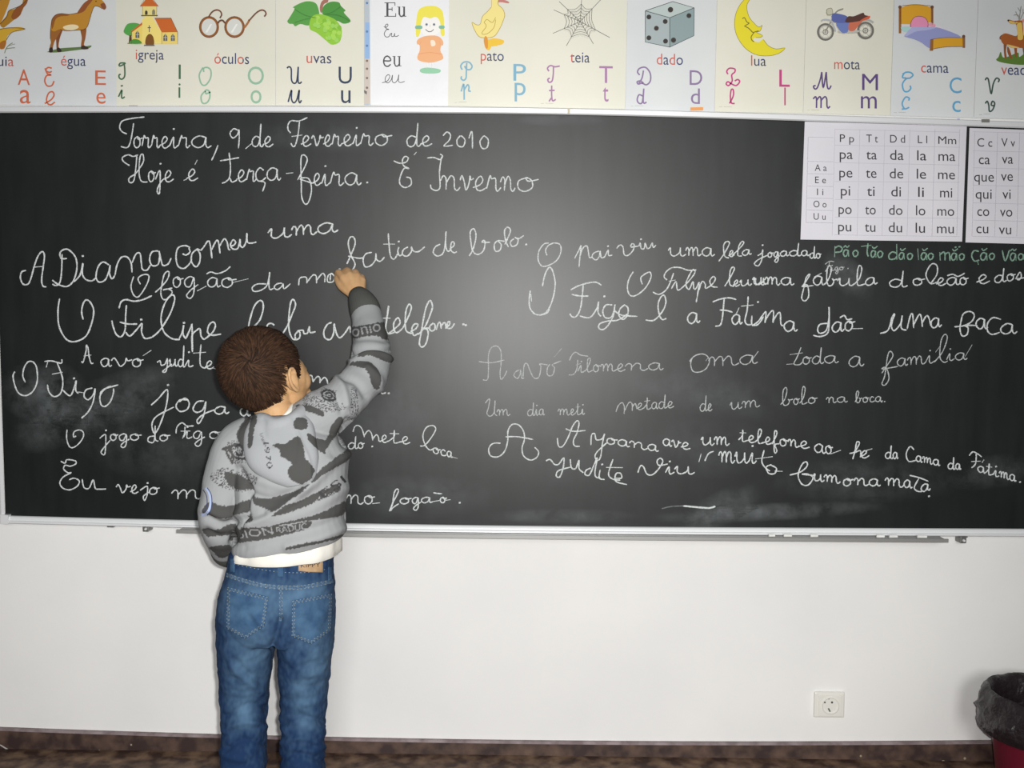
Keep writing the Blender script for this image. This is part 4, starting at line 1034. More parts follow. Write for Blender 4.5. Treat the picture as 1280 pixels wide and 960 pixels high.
# small pieces of old tape left on the top rail
def tape(px, py, w, h, col, label, Y=-0.0356):
    p = W(px, py, Y)
    s = 1 / scale_at(Y)
    bmx = bmesh.new(); box_bm(bmx, p.x - w * s / 2, p.x + w * s / 2, Y, Y + 0.0005, p.z - h * s / 2, p.z + h * s / 2, 0.0001)
    return tag(bm_obj('tape_piece', bmx, mat('tape', col, 0.5)), label, 'tape')
tape(1232, 151, 10, 4, (120, 118, 112), 'small grey tape scrap on the top rail under the deer card')
tape(711, 138.5, 3, 6, (196, 188, 160), 'thin beige tape scrap on the top rail under the web card')

# ------------------------------------------------------------------ wall socket
def rect_px(x0, y0, x1, y1, Y): return W(x0, y0, Y), W(x1, y1, Y)
sock = thing('wall_socket', W(1035, 897, 0), 'white wall socket low on the wall above the baseboard', 'socket')
wp = noise_color(mat('socket_plastic', rough=0.35, spec=0.5), (222, 220, 212), (228, 226, 219), 4, 2)
sc = W(1037, 881, -0.006); s5 = 1 / 497.0
bmx = bmesh.new(); box_bm(bmx, sc.x - 20 * s5, sc.x + 19 * s5, -0.010, 0.0, sc.z - 16.5 * s5, sc.z + 17 * s5, 0.004)
bm_obj('cover_plate', bmx, wp, sock, False)
def tube_ring(name, c, r0, r1, y0, y1, material, parent, seg=32):
    vs = []; fs = []
    for i in range(seg):
        a = 2 * math.pi * i / seg
        for (r, y) in ((r0, y1), (r0, y0), (r1, y0), (r1, y1)):
            vs.append((c.x + r * math.cos(a), y, c.z + r * math.sin(a)))
    for i in range(seg):
        j = (i + 1) % seg
        for k in range(4):
            l = (k + 1) % 4
            fs.append((i * 4 + k, j * 4 + k, j * 4 + l, i * 4 + l))
    return mesh_obj(name, vs, fs, material, parent, True, recalc=True)
bmx = bmesh.new(); box_bm(bmx, sc.x - 15 * s5, sc.x + 15 * s5, -0.0125, -0.009, sc.z - 14 * s5, sc.z + 13 * s5, 0.0012)
bm_obj('inner_frame', bmx, wp, sock)
tube_ring('socket_rim', Vector((sc.x, 0, sc.z)), 0.0195, 0.0225, -0.0145, -0.012, wp, sock)
hm = mat('socket_hole', (52, 56, 54), 0.6)
for (px, py, r) in ((1031, 878, 0.0022), (1040, 878, 0.0027), (1036, 873.5, 0.0016)):
    q = W(px, py, -0.0126)
    bmx = bmesh.new(); bmesh.ops.create_cone(bmx, cap_ends=True, segments=16, radius1=r, radius2=r, depth=0.001, matrix=Matrix.Translation((q.x, -0.0127, q.z)) @ Matrix.Rotation(math.pi / 2, 4, 'X'))
    bm_obj('pin_hole', bmx, hm, sock)
q = W(1036.5, 887.5, -0.0127)
bmx = bmesh.new(); r_ = bmesh.ops.create_cube(bmx, size=1.0, matrix=Matrix.Translation((q.x, -0.0127, q.z)) @ Matrix.Rotation(math.radians(-28), 4, 'Y') @ Matrix.Diagonal((0.0035, 0.001, 0.010, 1)))
bm_obj('earth_clip', bmx, mat('brass_clip', (92, 104, 92), 0.4, 0.5, 0.4), sock)
# ------------------------------------------------------------------ the child writing on the board
import numpy as np
YB0 = -0.42                                   # depth of the child's trunk

def ring(cx, py, hw, Y, hd, tilt=0.0, n=36, e=2.4, lean=0.0):
    c = W(cx, py, Y); s = 1 / scale_at(Y)
    out = []
    for i in range(n):
        a = 2 * math.pi * i / n
        ca, sa = math.cos(a), math.sin(a)
        u = math.copysign(abs(ca) ** (2 / e), ca); v = math.copysign(abs(sa) ** (2 / e), sa)
        out.append(Vector((c.x + hw * s * u, Y + hd * v, c.z - tilt * s * u + lean * v)))
    return out
def loft(rings):
    n = len(rings[0]); vs = []; fs = []
    for r in rings: vs += r
    for k in range(len(rings) - 1):
        for i in range(n):
            j = (i + 1) % n
            fs.append((k * n + i, k * n + j, (k + 1) * n + j, (k + 1) * n + i))
    fs.append(tuple(range(n))[::-1]); fs.append(tuple(range((len(rings) - 1) * n, len(rings) * n)))
    return vs, fs
def smooth_rings(keys, **kw):
    """keys: (py, cx, hw, Y, hd, tilt) interpolated"""
    return [ring(k[1], k[0], k[2], k[3], k[4], k[5], **kw) for k in crom(keys, 4)]
def tube3(pts, n=20, sub=4):
    """pts: (x, y, z, r) in metres -> closed round tube with rounded ends"""
    pts = crom(pts, sub) if len(pts) > 2 else [tuple(pts[0][a] + (pts[1][a] - pts[0][a]) * t / 4 for a in range(4)) for t in range(5)]
    P = [Vector(p[:3]) for p in pts]; R = [p[3] for p in pts]
    rings = []
    t0 = (P[1] - P[0]).normalized()
    x = t0.orthogonal().normalized()
    def circ(c, x, y, r): return [c + (x * math.cos(2 * math.pi * i / n) + y * math.sin(2 * math.pi * i / n)) * r for i in range(n)]
    for k in range(len(P)):
        t = (P[min(k + 1, len(P) - 1)] - P[max(k - 1, 0)]).normalized()
        x = (x - t * x.dot(t)).normalized(); y = t.cross(x)
        if k == 0:
            for q in (0.15, 0.5, 0.8): rings.append(circ(P[0] - t * R[0] * math.sqrt(1 - q * q) * 0.9, x, y, R[0] * q))
        rings.append(circ(P[k], x, y, R[k]))
        if k == len(P) - 1:
            for q in (0.8, 0.5, 0.15): rings.append(circ(P[k] + t * R[k] * math.sqrt(1 - q * q) * 0.9, x, y, R[k] * q))
    return loft(rings)
def tube_px(pts, **kw):
    """pts: (px, py, Y, r_px)"""
    out = []
    for (px, py, Y, r) in pts:
        p = W(px, py, Y); out.append((p.x, p.y, p.z, r / scale_at(Y)))
    return tube3(out, **kw)
_ico = None
def ellipsoid(mx4, sub=3):
    b = bmesh.new(); bmesh.ops.create_icosphere(b, subdivisions=sub, radius=1.0, matrix=mx4)
    vs = [v.co.copy() for v in b.verts]; b.verts.index_update(); fs = [tuple(v.index for v in f.verts) for f in b.faces]
    if mx4.determinant() < 0: fs = [f[::-1] for f in fs]
    b.free(); return vs, fs
def union(parts, voxel, smooth=6, fac=0.5):
    """one continuous skin round overlapping solids"""
    vs = []; fs = []
    for v, f in parts:
        k = len(vs); vs += [tuple(p) for p in v]; fs += [tuple(i + k for i in q) for q in f]
    me = bpy.data.meshes.new('u'); me.from_pydata(vs, [], fs)
    bmx = bmesh.new(); bmx.from_mesh(me); bmesh.ops.recalc_face_normals(bmx, faces=bmx.faces); bmx.to_mesh(me); bmx.free()
    o = bpy.data.objects.new('u', me); COL.objects.link(o)
    r = o.modifiers.new('r', 'REMESH'); r.mode = 'VOXEL'; r.voxel_size = voxel; r.adaptivity = 0
    s = o.modifiers.new('s', 'SMOOTH'); s.factor = fac; s.iterations = smooth
    dg = bpy.context.evaluated_depsgraph_get(); dg.update()
    out = bpy.data.meshes.new_from_object(o.evaluated_get(dg))
    bpy.data.objects.remove(o); bpy.data.meshes.remove(me)
    out.polygons.foreach_set('use_smooth', [True] * len(out.polygons))
    return out
def co_np(me):
    a = np.empty(len(me.vertices) * 3, np.float64); me.vertices.foreach_get('co', a); return a.reshape(-1, 3)
def no_np(me):
    a = np.empty(len(me.vertices) * 3, np.float64); me.vertices.foreach_get('normal', a); return a.reshape(-1, 3)
_C = np.array(CAM); _F = np.array(fwd); _R = np.array(RIGHT); _U = np.array(UP)
def px_np(co):
    v = co - _C; z = v @ _F
    return np.stack([640 + F_PX * (v @ _R) / z, 480 - F_PX * (v @ _U) / z], 1)
def inside(q, poly):
    x, y = q[:, 0], q[:, 1]; r = np.zeros(len(q), bool)
    k = len(poly)
    for i in range(k):
        x0, y0 = poly[i]; x1, y1 = poly[(i + 1) % k]
        if y0 == y1: continue
        c = (y0 > y) != (y1 > y)
        r ^= c & (x < (x1 - x0) * (y - y0) / (y1 - y0) + x0)
    return r
def dist(q, line):
    d = np.full(len(q), 1e9)
    for (x0, y0), (x1, y1) in zip(line[:-1], line[1:]):
        dx, dy = x1 - x0, y1 - y0; l2 = dx * dx + dy * dy or 1e-9
        t = np.clip(((q[:, 0] - x0) * dx + (q[:, 1] - y0) * dy) / l2, 0, 1)
        d = np.minimum(d, np.hypot(q[:, 0] - x0 - t * dx, q[:, 1] - y0 - t * dy))
    return d
def noise_np(co, sc, seed=0.0):
    return np.array([noise.noise(Vector((p[0] * sc[0] + seed, p[1] * sc[1] + seed, p[2] * sc[2]))) for p in co])
def set_cols(me, cols, name='Col'):
    at = me.color_attributes.new(name, 'FLOAT_COLOR', 'POINT')
    rgba = np.ones((len(me.vertices), 4)); rgba[:, :3] = cols
    at.data.foreach_set('color', rgba.ravel())
def linv(c): return np.array(lin(c)[:3])
T3 = (4.363, 230, 500); T2 = (4.571, 230, 320); T4 = (3.429, 230, 680)
def tr(s, T, closed=True, n=4):
    return [[(T[1] + x / T[0], T[2] + y / T[0]) for x, y in (crom(st, n, closed) if len(st) > 2 else st)] for st in parse(s)]
def text_tris(s, x0, y0, x1, y1, h, caps=True):
    """type along the line (x0,y0)-(x1,y1) in pixels -> polygons"""
    vs, fs = text_mesh(s)
    xa = min(v[0] for v in vs); xb = max(v[0] for v in vs); hh = _ch if caps else _xh
    ang = math.atan2(y1 - y0, x1 - x0); ln = math.hypot(x1 - x0, y1 - y0)
    out = []
    for f in fs:
        poly = []
        for i in f:
            u = (vs[i][0] - xa) / (xb - xa) * ln; v = vs[i][1] / hh * h
            poly.append((x0 + u * math.cos(ang) + v * math.sin(ang), y0 + u * math.sin(ang) - v * math.cos(ang)))
        out.append(poly)
    return out

foot_c = W(345, 1040, YB0)
boy = thing('person', (foot_c.x, YB0, 0.0), 'child seen from behind in a grey striped hooded sweatshirt and jeans, reaching up to write on the board', 'person')
boy['label'] = 'child from behind in grey striped hoodie and blue jeans, writing with a raised arm'
SKIN = mat('skin', (226, 168, 124), 0.55, 0.35)
noise_color(SKIN, (192, 150, 106), (208, 168, 124), 30, 4, bump=0.1, bump_scale=300, dist=0.0006)
BSDF(SKIN).inputs['Subsurface Weight'].default_value = 0.08
BSDF(SKIN).inputs['Subsurface Radius'].default_value = (0.01, 0.004, 0.002)

# ---- head frame
HC = W(331, 466, -0.40)
yaw, pit, rol = math.radians(31), math.radians(20), math.radians(13)
HF = Vector((math.sin(yaw) * math.cos(pit), math.cos(yaw) * math.cos(pit), math.sin(pit)))
HR = Vector((math.cos(yaw), -math.sin(yaw), 0)); HU = HR.cross(HF)
HR, HU = HR * math.cos(rol) + HU * math.sin(rol), HU * math.cos(rol) - HR * math.sin(rol)
HM = Matrix(((HR.x, HF.x, HU.x, HC.x), (HR.y, HF.y, HU.y, HC.y), (HR.z, HF.z, HU.z, HC.z), (0, 0, 0, 1)))
def he(c, r, rot=None):
    m = Matrix.Translation(c)
    if rot: m = m @ Matrix.Rotation(math.radians(rot[0]), 4, rot[1])
    return ellipsoid(HM @ m @ Matrix.Diagonal((r[0], r[1], r[2], 1)))
def hp(c): return HM @ Vector(c)
def tp(c, r): p = hp(c); return (p.x, p.y, p.z, r)
parts = [he((0, -.008, .018), (.070, .086, .076)), he((0, .036, -.030), (.058, .058, .064)), he((0, .058, -.080), (.034, .030, .026)),
         he((0, .025, -.070), (.046, .045, .032)), he((.026, .056, -.046), (.027, .026, .029)), he((-.026, .056, -.046), (.027, .026, .029)),
         he((0, .100, -.036), (.011, .013, .011)), he((0, .093, -.018), (.007, .010, .022), (-12, 'X')), he((.008, .096, -.039), (.007, .008, .006)), he((-.008, .096, -.039), (.007, .008, .006)),
         he((0, .084, -.064), (.020, .008, .0045)), he((0, .082, -.072), (.017, .008, .005)), he((0, .062, .022), (.046, .026, .026))]
for s in (1, -1):
    parts.append(he((s * .072, -.004, -.030), (.010, .015, .023), (s * -18, 'Z')))
    pts = [(s * .077, .008, -.020), (s * .081, .004, -.008), (s * .084, -.008, -.006), (s * .085, -.018, -.018), (s * .082, -.018, -.036), (s * .076, -.006, -.054), (s * .074, .002, -.050)]
    parts.append(tube3([tp(p, .0038) for p in pts], n=10, sub=3))
nb = W(350, 530, -0.41)
parts.append(tube3([tp((0, -.012, -.03), .046), tp((0, -.018, -.075), .041), (nb.x - .006, nb.y, nb.z + .015, .041), (nb.x, nb.y, nb.z - .03, .05)], n=24))
# trunk, arms, legs under the clothes
parts.append(loft(smooth_rings([(532, 356, 30, -.41, .05, 0), (552, 360, 50, -.41, .062, 0), (590, 364, 56, -.415, .072, 0), (640, 362, 54, -.42, .074, 0), (690, 354, 55, -.42, .074, 0), (730, 348, 60, -.42, .078, 0), (775, 346, 62, -.42, .08, 0), (795, 346, 55, -.42, .07, 0)])))
for cxs in ([(760, 316), (850, 308), (960, 305), (1028, 304)], [(760, 376), (850, 380), (960, 379), (1028, 379)]):
    parts.append(tube_px([(c, y, -.42, r) for (y, c), r in zip(cxs, (30, 23, 17, 15))], n=24))
ARM = [(392, 534, -.41, 22), (418, 512, -.385, 19), (442, 488, -.335, 18), (461, 464, -.28, 17), (463, 440, -.235, 16), (460, 412, -.18, 14), (453, 388, -.135, 12.5), (447, 372, -.108, 12)]
parts.append(tube_px(ARM, n=20))
# right hand closed round the chalk
for (k, r0, r1) in (((429, 347, -.084), 8, 5.6), ((437, 344, -.082), 8, 5.8), ((446, 345.5, -.081), 8, 5.6), ((452.5, 351, -.084), 7.5, 5.2)):
    parts.append(tube_px([(446.5, 374, -.109, r0 + 1), ((446.5 + k[0]) / 2 + 0.5, (374 + k[1]) / 2, -.100, r0 - .6), (k[0], k[1], k[2], r1)], n=14))
parts.append(tube_px([(444, 366, -.098, 9), (438, 352, -.078, 8)], n=14))
FNG = [[(429, 347, -.084, 5.2), (423.5, 341, -.062, 4.6), (422, 342.5, -.046, 4.2), (423.5, 345, -.036, 3.6)],
       [(437, 344, -.082, 5.4), (433.5, 338.5, -.058, 4.9), (429, 344, -.043, 4.4), (428, 351, -.047, 4.0)],
       [(446, 345.5, -.081, 5.2), (443.5, 340.5, -.057, 4.7), (438.5, 347.5, -.043, 4.3), (437.5, 355, -.052, 4.0)],
       [(452.5, 351, -.084, 4.9), (451.5, 346.5, -.062, 4.3), (446.5, 352.5, -.049, 4.0), (445, 359, -.058, 3.6)],
       [(439, 366, -.104, 6.4), (427.5, 358, -.088, 5.6), (422.5, 350, -.066, 4.8), (422, 345.5, -.050, 4.2)]]
for f in FNG: parts.append(tube_px(f, n=12, sub=4))
# left arm bent forward, hand resting at the front of the hip
parts.append(tube_px([(306, 556, -.415, 21), (288, 590, -.43, 18), (279, 632, -.43, 17), (280, 660, -.40, 16), (284, 682, -.355, 13), (288, 695, -.325, 11)], n=20))
parts.append(tube_px([(288, 695, -.325, 10), (294, 704, -.30, 12), (300, 712, -.285, 11)], n=14))
for k, (dx, dy) in enumerate(((0, 0), (4, -5), (7, -10), (9, -15))):
    parts.append(tube_px([(300 + dx * .6, 712 + dy * .6, -.283, 5.0), (310 + dx, 722 + dy, -.272, 4.6), (318 + dx, 727 + dy, -.275, 4.2), (323 + dx, 728 + dy, -.286, 3.6)], n=12))
parts.append(tube_px([(293, 702, -.315, 5.6), (300, 703, -.32, 5.0), (308, 706, -.322, 4.2)], n=12))
me = union(parts, 0.0024, 4)
body = link('body', me, SKIN, boy)

# face details (turned to the board)
ew = mat('eye_white', (240, 238, 234), 0.2); ei = mat('iris', (62, 40, 26), 0.15); br = mat('brow_hair', (44, 30, 22), 0.8); lp = mat('lips', (196, 112, 100), 0.5)
for s in (1, -1):
    v, f = he((s * .027, .072, -.012), (.0115, .008, .0075)); e = mesh_obj('eye', v, f, ew, boy, True)
    v, f = he((s * .026, .0775, -.011), (.005, .0035, .005)); i_ = mesh_obj('iris', v, f, ei, e, True)
    v, f = tube3([tp((s * .012, .086, .004), .002), tp((s * .026, .081, .009), .0026), tp((s * .040, .070, .004), .0016)], n=8); mesh_obj('eyebrow', v, f, br, boy, True)
v, f = tube3([tp((-.016, .087, -.067), .0022), tp((0, .0905, -.068), .0032), tp((.016, .087, -.067), .0022)], n=8); mesh_obj('lips', v, f, lp, boy, True)

# ---- hair: dark cap with short strands combed away from the whorl
HCEN = Vector((0, -.008, .013)); HRAD = Vector((.0755, .091, .088))
def hair_ok(d, pad=0.0):
    az = abs(math.degrees(math.atan2(d.x, d.y)))
    ks = [(0, .36), (30, .30), (46, .10), (56, -.15), (64, -.46), (78, -.46), (84, -.02), (98, .02), (106, -.42), (116, -.80), (180, -.90)]
    for (a0, u0), (a1, u1) in zip(ks[:-1], ks[1:]):
        if a0 <= az <= a1:
            return d.z > u0 + (u1 - u0) * (az - a0) / (a1 - a0) + pad
    return False
bmx = bmesh.new(); bmesh.ops.create_icosphere(bmx, subdivisions=6, radius=1.0)
dele = [v for v in bmx.verts if not hair_ok(v.co)]
bmesh.ops.delete(bmx, geom=dele, context='VERTS')
def hair_pt(d, lift=0.0):
    nz = noise.noise(d * 3.0) * .0022 + noise.noise(d * 9.0 + Vector((3, 1, 2))) * .0012
    return Vector((HCEN.x + d.x * (HRAD.x + nz + lift), HCEN.y + d.y * (HRAD.y + nz + lift), HCEN.z + d.z * (HRAD.z + nz + lift)))
for v in bmx.verts: v.co = HM @ hair_pt(v.co.normalized())
HAIR = attr_mat('dark_hair', 0.75, 0.12)
hs = bm_obj('hair', bmx, HAIR, boy, True)
so_ = hs.modifiers.new('s', 'SOLIDIFY'); so_.thickness = 0.011; so_.offset = -1
set_cols(hs.data, np.tile(linv((34, 24, 18)), (len(hs.data.vertices), 1)))
# whorl position in head space: seen at (312, 455) of the photograph
wl = None; best = 1e9
for v in hs.data.vertices:
    q = PX(v.co)
    if (v.co - CAM).length < (HC - CAM).length and (q[0] - 312) ** 2 + (q[1] - 452) ** 2 < best:
        best = (q[0] - 312) ** 2 + (q[1] - 452) ** 2; wl = v.co.copy()
lw = HM.inverted() @ wl - HCEN
WD_ = Vector((lw.x / HRAD.x, lw.y / HRAD.y, lw.z / HRAD.z)).normalized()
rnd = random.Random(3)
vs = []; fs = []; cs = []
for _ in range(15000):
    d = Vector((rnd.gauss(0, 1), rnd.gauss(0, 1), rnd.gauss(0, 1))).normalized()
    if not hair_ok(d, rnd.uniform(-.06, .03)): continue
    away = (d - WD_ * d.dot(WD_))
    if away.length < 1e-3: continue
    away.normalize()
    tang = (away - d * away.dot(d)).normalized()
    swirl = d.cross(tang)
    ang_w = math.acos(max(-1, min(1, d.dot(WD_))))
    tang = (tang + swirl * max(0.0, .9 - ang_w * 1.2) + swirl * rnd.uniform(-.22, .22)).normalized()
    ln = rnd.uniform(.16, .34); k = len(vs); n = 4; wd = rnd.uniform(.0007, .0013)
    lift0 = rnd.uniform(.0005, .003)
    tone = rnd.random()
    c = linv((36 + 42 * tone, 25 + 30 * tone, 18 + 22 * tone))
    side = d.cross(tang)
    for i in range(n + 1):
        t = i / n
        dd = (d + tang * ln * t).normalized()
        p = hair_pt(dd, lift0 + .0022 * math.sin(t * 2.4) - .001 * t)
        w_ = wd * (1 - .75 * t)
        vs += [HM @ (p + side * w_), HM @ (p - side * w_)]; cs += [c, c]
    for i in range(n): fs.append((k + 2 * i, k + 2 * i + 1, k + 2 * i + 3, k + 2 * i + 2))
st = mesh_obj('hair_strands', vs, fs, HAIR, hs, True)
set_cols(st.data, np.array(cs))

# ---- hooded sweatshirt
TORSO = [(520, 345, 30, -.405, .056, 0), (526, 348, 42, -.405, .066, 0), (536, 353, 54, -.41, .078, 0), (552, 359, 68, -.41, .088, -3), (580, 363, 71, -.415, .096, -6), (612, 365, 69, -.42, .10, -8),
         (640, 364, 69, -.42, .103, -9), (660, 363, 70, -.42, .104, -10), (674, 361, 69.5, -.42, .101, -10), (682, 359, 66, -.42, .096, -10)]
SL = [(382, 530, -.41, 30), (398, 522, -.405, 31.5), (419, 508, -.385, 29.5), (441, 488, -.335, 27), (459, 467, -.285, 26.5), (464, 447, -.245, 25), (463, 425, -.205, 23), (459.5, 405, -.165, 20), (457.5, 393, -.145, 18.5)]
SLL = [(312, 548, -.415, 30), (298, 562, -.42, 32), (287, 584, -.43, 29), (280, 610, -.435, 27), (275.5, 634, -.435, 27), (275.5, 656, -.41, 25.5), (279, 674, -.375, 21.5), (281.5, 688, -.345, 16.5)]
hparts = [loft(smooth_rings(TORSO)), tube_px(SL, n=28, sub=5), tube_px(SLL, n=28, sub=5)]
me = union(hparts, 0.0021, 9)
co = co_np(me); no = no_np(me); q = px_np(co)
cam_dir = co - _C; cam_dir /= np.linalg.norm(cam_dir, axis=1)[:, None]
front = (cam_dir * no).sum(1) < 0.12
# folds: (line, width px, height m)
FOLDS = [('345,495 420,530 500,535 600,495 690,450', T3, 5, -.004), ('690,455 600,540 520,600 400,650 310,700 250,760', T3, 6, .006), ('880,300 800,360 720,440 640,500', T3, 6, .005),
         ('345,480 335,560 330,620 310,690 260,770', T3, 5, -.010), ('300,380 330,440 350,500', T3, 5, -.006), ('890,240 870,190 900,120', T3, 6, -.008), ('780,330 700,420 620,470 520,470 420,440', T3, 7, .004),
         ('870,480 760,560 640,610 500,650 380,690', T3, 8, .004), ('875,640 760,690 640,720 480,750 330,800', T3, 7, -.004), ('860,700 700,760 560,800', T3, 6, .004), ('330,620 380,640 440,620', T3, 4, -.004),
         ('130,640 220,680 310,650', T3, 6, -.006), ('110,600 200,640 300,620', T3, 6, .004), ('120,720 200,750 290,720', T3, 5, -.005),
         ('960,600 1040,560 1120,550 1180,590', T2, 4, .005), ('955,570 1040,530 1170,540', T2, 4, -.005), ('900,690 980,720 1040,800', T2, 5, -.005), ('960,480 1060,470 1170,480', T2, 4, -.003), ('880,700 910,760 930,850', T2, 5, .005),
         ('1050,640 1110,700 1120,760', T2, 5, .004), ('720,800 800,830 900,900', T2, 6, .003), ('830,740 870,800 900,900', T2, 5, -.003)]
disp = noise_np(co, (14, 14, 20)) * .0035 + noise_np(co, (34, 34, 40), 5.0) * .0013
for s, T, w_, h_ in FOLDS:
    ln = tr(s, T, False)[0]
    d = dist(q, ln)
    disp += np.where(front, 1.5 * h_ * np.exp(-(d / w_) ** 2), 0)
co += no * disp[:, None]
me.vertices.foreach_set('co', co.ravel()); me.update()
q2 = q + np.stack([noise_np(co, (260, 260, 260)), noise_np(co, (260, 260, 260), 9.0)], 1) * 1.1
LGT = linv((158, 160, 162)); DRK = linv((80, 80, 79)); MID = linv((122, 122, 124)); BLK = linv((66, 66, 68))
cols = np.tile(LGT, (len(co), 1))
# generic bands where the photograph does not show the cloth
zb = np.sin(co[:, 2] * 88 + co[:, 0] * 12) > .35
cols[zb & ~front] = DRK
PAT = [('330,95 375,80 350,150 345,210 355,260 330,255 300,225 290,185 310,140 330,110; 220,395 270,400 320,430 355,470 340,490 300,490 250,465 225,430; 135,556 200,575 270,575 335,545 335,600 290,625 220,645 150,640 110,610; '
        '95,706 150,715 220,700 275,685 280,735 240,745 180,755 115,745; 140,800 250,790 245,840 200,860 165,830; 885,270 890,325 820,370 750,410 700,450 690,440 740,380 800,330 850,295; '
        '560,570 640,545 720,505 800,475 830,460 845,490 770,530 700,565 620,595 550,620 490,630 520,600; 885,555 880,625 800,645 700,655 600,670 480,690 520,675 620,650 700,630 780,600 840,570; '
        '290,700 400,692 520,688 620,672 695,660 690,690 650,712 560,735 460,760 380,770 290,780 250,770; 330,620 390,650 350,670 315,655; 655,25 700,45 755,65 760,90 710,75 660,55; 675,180 720,205 770,220 770,290 740,280 700,245 680,220; 800,145 850,90 885,130 870,165 820,205 775,270 765,230 790,190', T3, DRK, True),
       ('345,486 385,530 450,540 540,518 620,490 690,450 640,505 580,545 510,600 480,608 430,585 385,570 360,520', T3, DRK, False),
       ('605,105 665,105 670,155 605,155; 550,802 640,777 740,760 870,728 870,748 740,777 640,797 560,812', T3, DRK, False),
       ('950,408 1000,400 1140,378 1155,420 1170,474 1100,452 1030,457 960,467; 1010,560 1060,540 1120,545 1185,580 1180,612 1110,590 1060,575 1000,590; 945,625 1000,605 1060,610 1100,650 1112,700 1100,765 1070,740 1060,700 1040,660 1000,635; 640,850 700,850 790,880 790,920 720,890 650,880', T2, DRK, True)]
for s, T, c, sm_ in PAT:
    for poly in (tr(s, T) if sm_ else [[(T[1] + x / T[0], T[2] + y / T[0]) for x, y in st_] for st_ in parse(s)]):
        cols[inside(q2, poly) & front] = c
# speckled worn print
spk = noise_np(co, (420, 420, 420), 2.0)
SPK = [('150,400 240,370 330,430 350,480 300,500 200,470 150,440', T3, DRK), ('690,560 800,500 830,520 760,550', T3, LGT), ('230,230 350,240 350,330 260,340', T3, DRK), ('300,380 400,420 390,460 310,440', T3, DRK), ('400,170 450,160 440,230 410,220', T3, DRK),
       ('955,760 990,760 1000,900 985,960 955,960', T2, BLK), ('690,800 790,820 780,870 690,850', T2, DRK), ('780,760 860,755 870,830 800,830', T2, DRK), ('700,0 870,20 860,60 760,60', T3, DRK)]
for s, T, c in SPK:
    for poly in tr(s, T):
        cols[inside(q2, poly) & front & (spk > .12)] = c
STK = [('790,780 810,765 840,765 862,785 860,815 830,828 795,815 790,780; 810,790 830,780 845,795 835,812 815,808', T2, 1.3, BLK), ('225,260 240,300 265,345; 250,250 262,290 270,320; 215,270 240,260 280,245 310,240', T3, 1.6, DRK),
       ('280,255 300,245 320,260 320,290 300,300 285,285; 290,320 330,320 350,310 330,260', T3, 1.4, BLK), ('440,265 455,280 480,310 490,330 470,330; 445,285 470,285', T3, 1.2, BLK)]
for s, T, w_, c in STK:
    for ln in tr(s, T, False): cols[(dist(q2, ln) < w_) & front] = c
def stamp(polys, c):
    for poly in polys:
        x0 = min(p[0] for p in poly); x1 = max(p[0] for p in poly); y0 = min(p[1] for p in poly); y1 = max(p[1] for p in poly)
        idx = np.nonzero((q[:, 0] > x0 - 1) & (q[:, 0] < x1 + 1) & (q[:, 1] > y0 - 1) & (q[:, 1] < y1 + 1) & front)[0]
        if len(idx): cols[idx[inside(q[idx], poly)]] = c
stamp(text_tris('onio', 441, 421.5, 477, 413, 9.5, False), LGT)
stamp(text_tris('ESI', 403, 623, 433, 602, 9.5), BLK)
stamp(text_tris('SION', 299, 673, 341, 668, 9.5), LGT); stamp(text_tris('RADUC', 346, 667, 384, 662, 8.5), LGT)
set_cols(me, cols)
FAB = attr_mat('sweatshirt_jersey', 0.92, 0.1)
tc = N(FAB, 'ShaderNodeTexCoord'); nz = N(FAB, 'ShaderNodeTexNoise', Scale=330.0, Detail=4.0); L(FAB, tc, 'Object', nz, 'Vector')
bp = N(FAB, 'ShaderNodeBump', Strength=0.25, Distance=0.001); L(FAB, nz, 'Fac', bp, 'Height'); L(FAB, bp, 'Normal', BSDF(FAB), 'Normal')
hoodie = link('hoodie', me, FAB, boy)

# knitted cuffs
CUF = mat('rib_knit', (84, 85, 82), 0.95, 0.1)
wv = N(CUF, 'ShaderNodeTexCoord'); w2 = N(CUF, 'ShaderNodeTexWave', Scale=90.0); L(CUF, wv, 'Object', w2, 'Vector'); b2 = N(CUF, 'ShaderNodeBump', Strength=0.4, Distance=0.001); L(CUF, w2, 'Fac', b2, 'Height'); L(CUF, b2, 'Normal', BSDF(CUF), 'Normal')
v, f = tube_px([(458.5, 396, -.150, 18.6), (456, 386, -.136, 19.2), (452, 377, -.122, 17), (449.2, 372, -.112, 14.5)], n=28)
mesh_obj('cuff', v, f, CUF, hoodie, True)
v, f = tube_px([(280.5, 682, -.355, 19), (282.5, 691, -.338, 17.5), (286, 697, -.322, 13.5)], n=28)
mesh_obj('cuff', v, f, CUF, hoodie, True)

# hood lying down the back
hd = [(519, 350, 30, -.448, .026, -2), (526, 350, 38, -.456, .031, -2), (540, 349, 44, -.468, .032, -3), (558, 350, 46, -.482, .035, -4), (577, 356, 43, -.493, .036, -6), (594, 366, 33, -.499, .033, -6), (605, 376, 20, -.501, .026, -4)]
roll = [(316, 531, -.405, 9), (328, 526, -.455, 10), (345, 531, -.478, 9.5), (366, 526, -.466, 9.5), (380, 514, -.43, 10), (386, 507, -.39, 9)]
hm_ = union([loft(smooth_rings(hd)), tube_px(roll, n=18)], 0.0021, 10)
hco = co_np(hm_); hno = no_np(hm_); hq = px_np(hco)
hco += hno * (noise_np(hco, (18, 18, 18), 3.0) * .003)[:, None]
for s, w_, h_ in (('430,110 440,200 480,240', 5, -.003), ('610,160 640,240 680,330 690,430', 3, .003), ('600,100 610,200 600,330', 4, -.002)):
    hco += hno * (h_ * np.exp(-(dist(hq, tr(s, T3, False)[0]) / w_) ** 2))[:, None]
hm_.vertices.foreach_set('co', hco.ravel()); hm_.update()
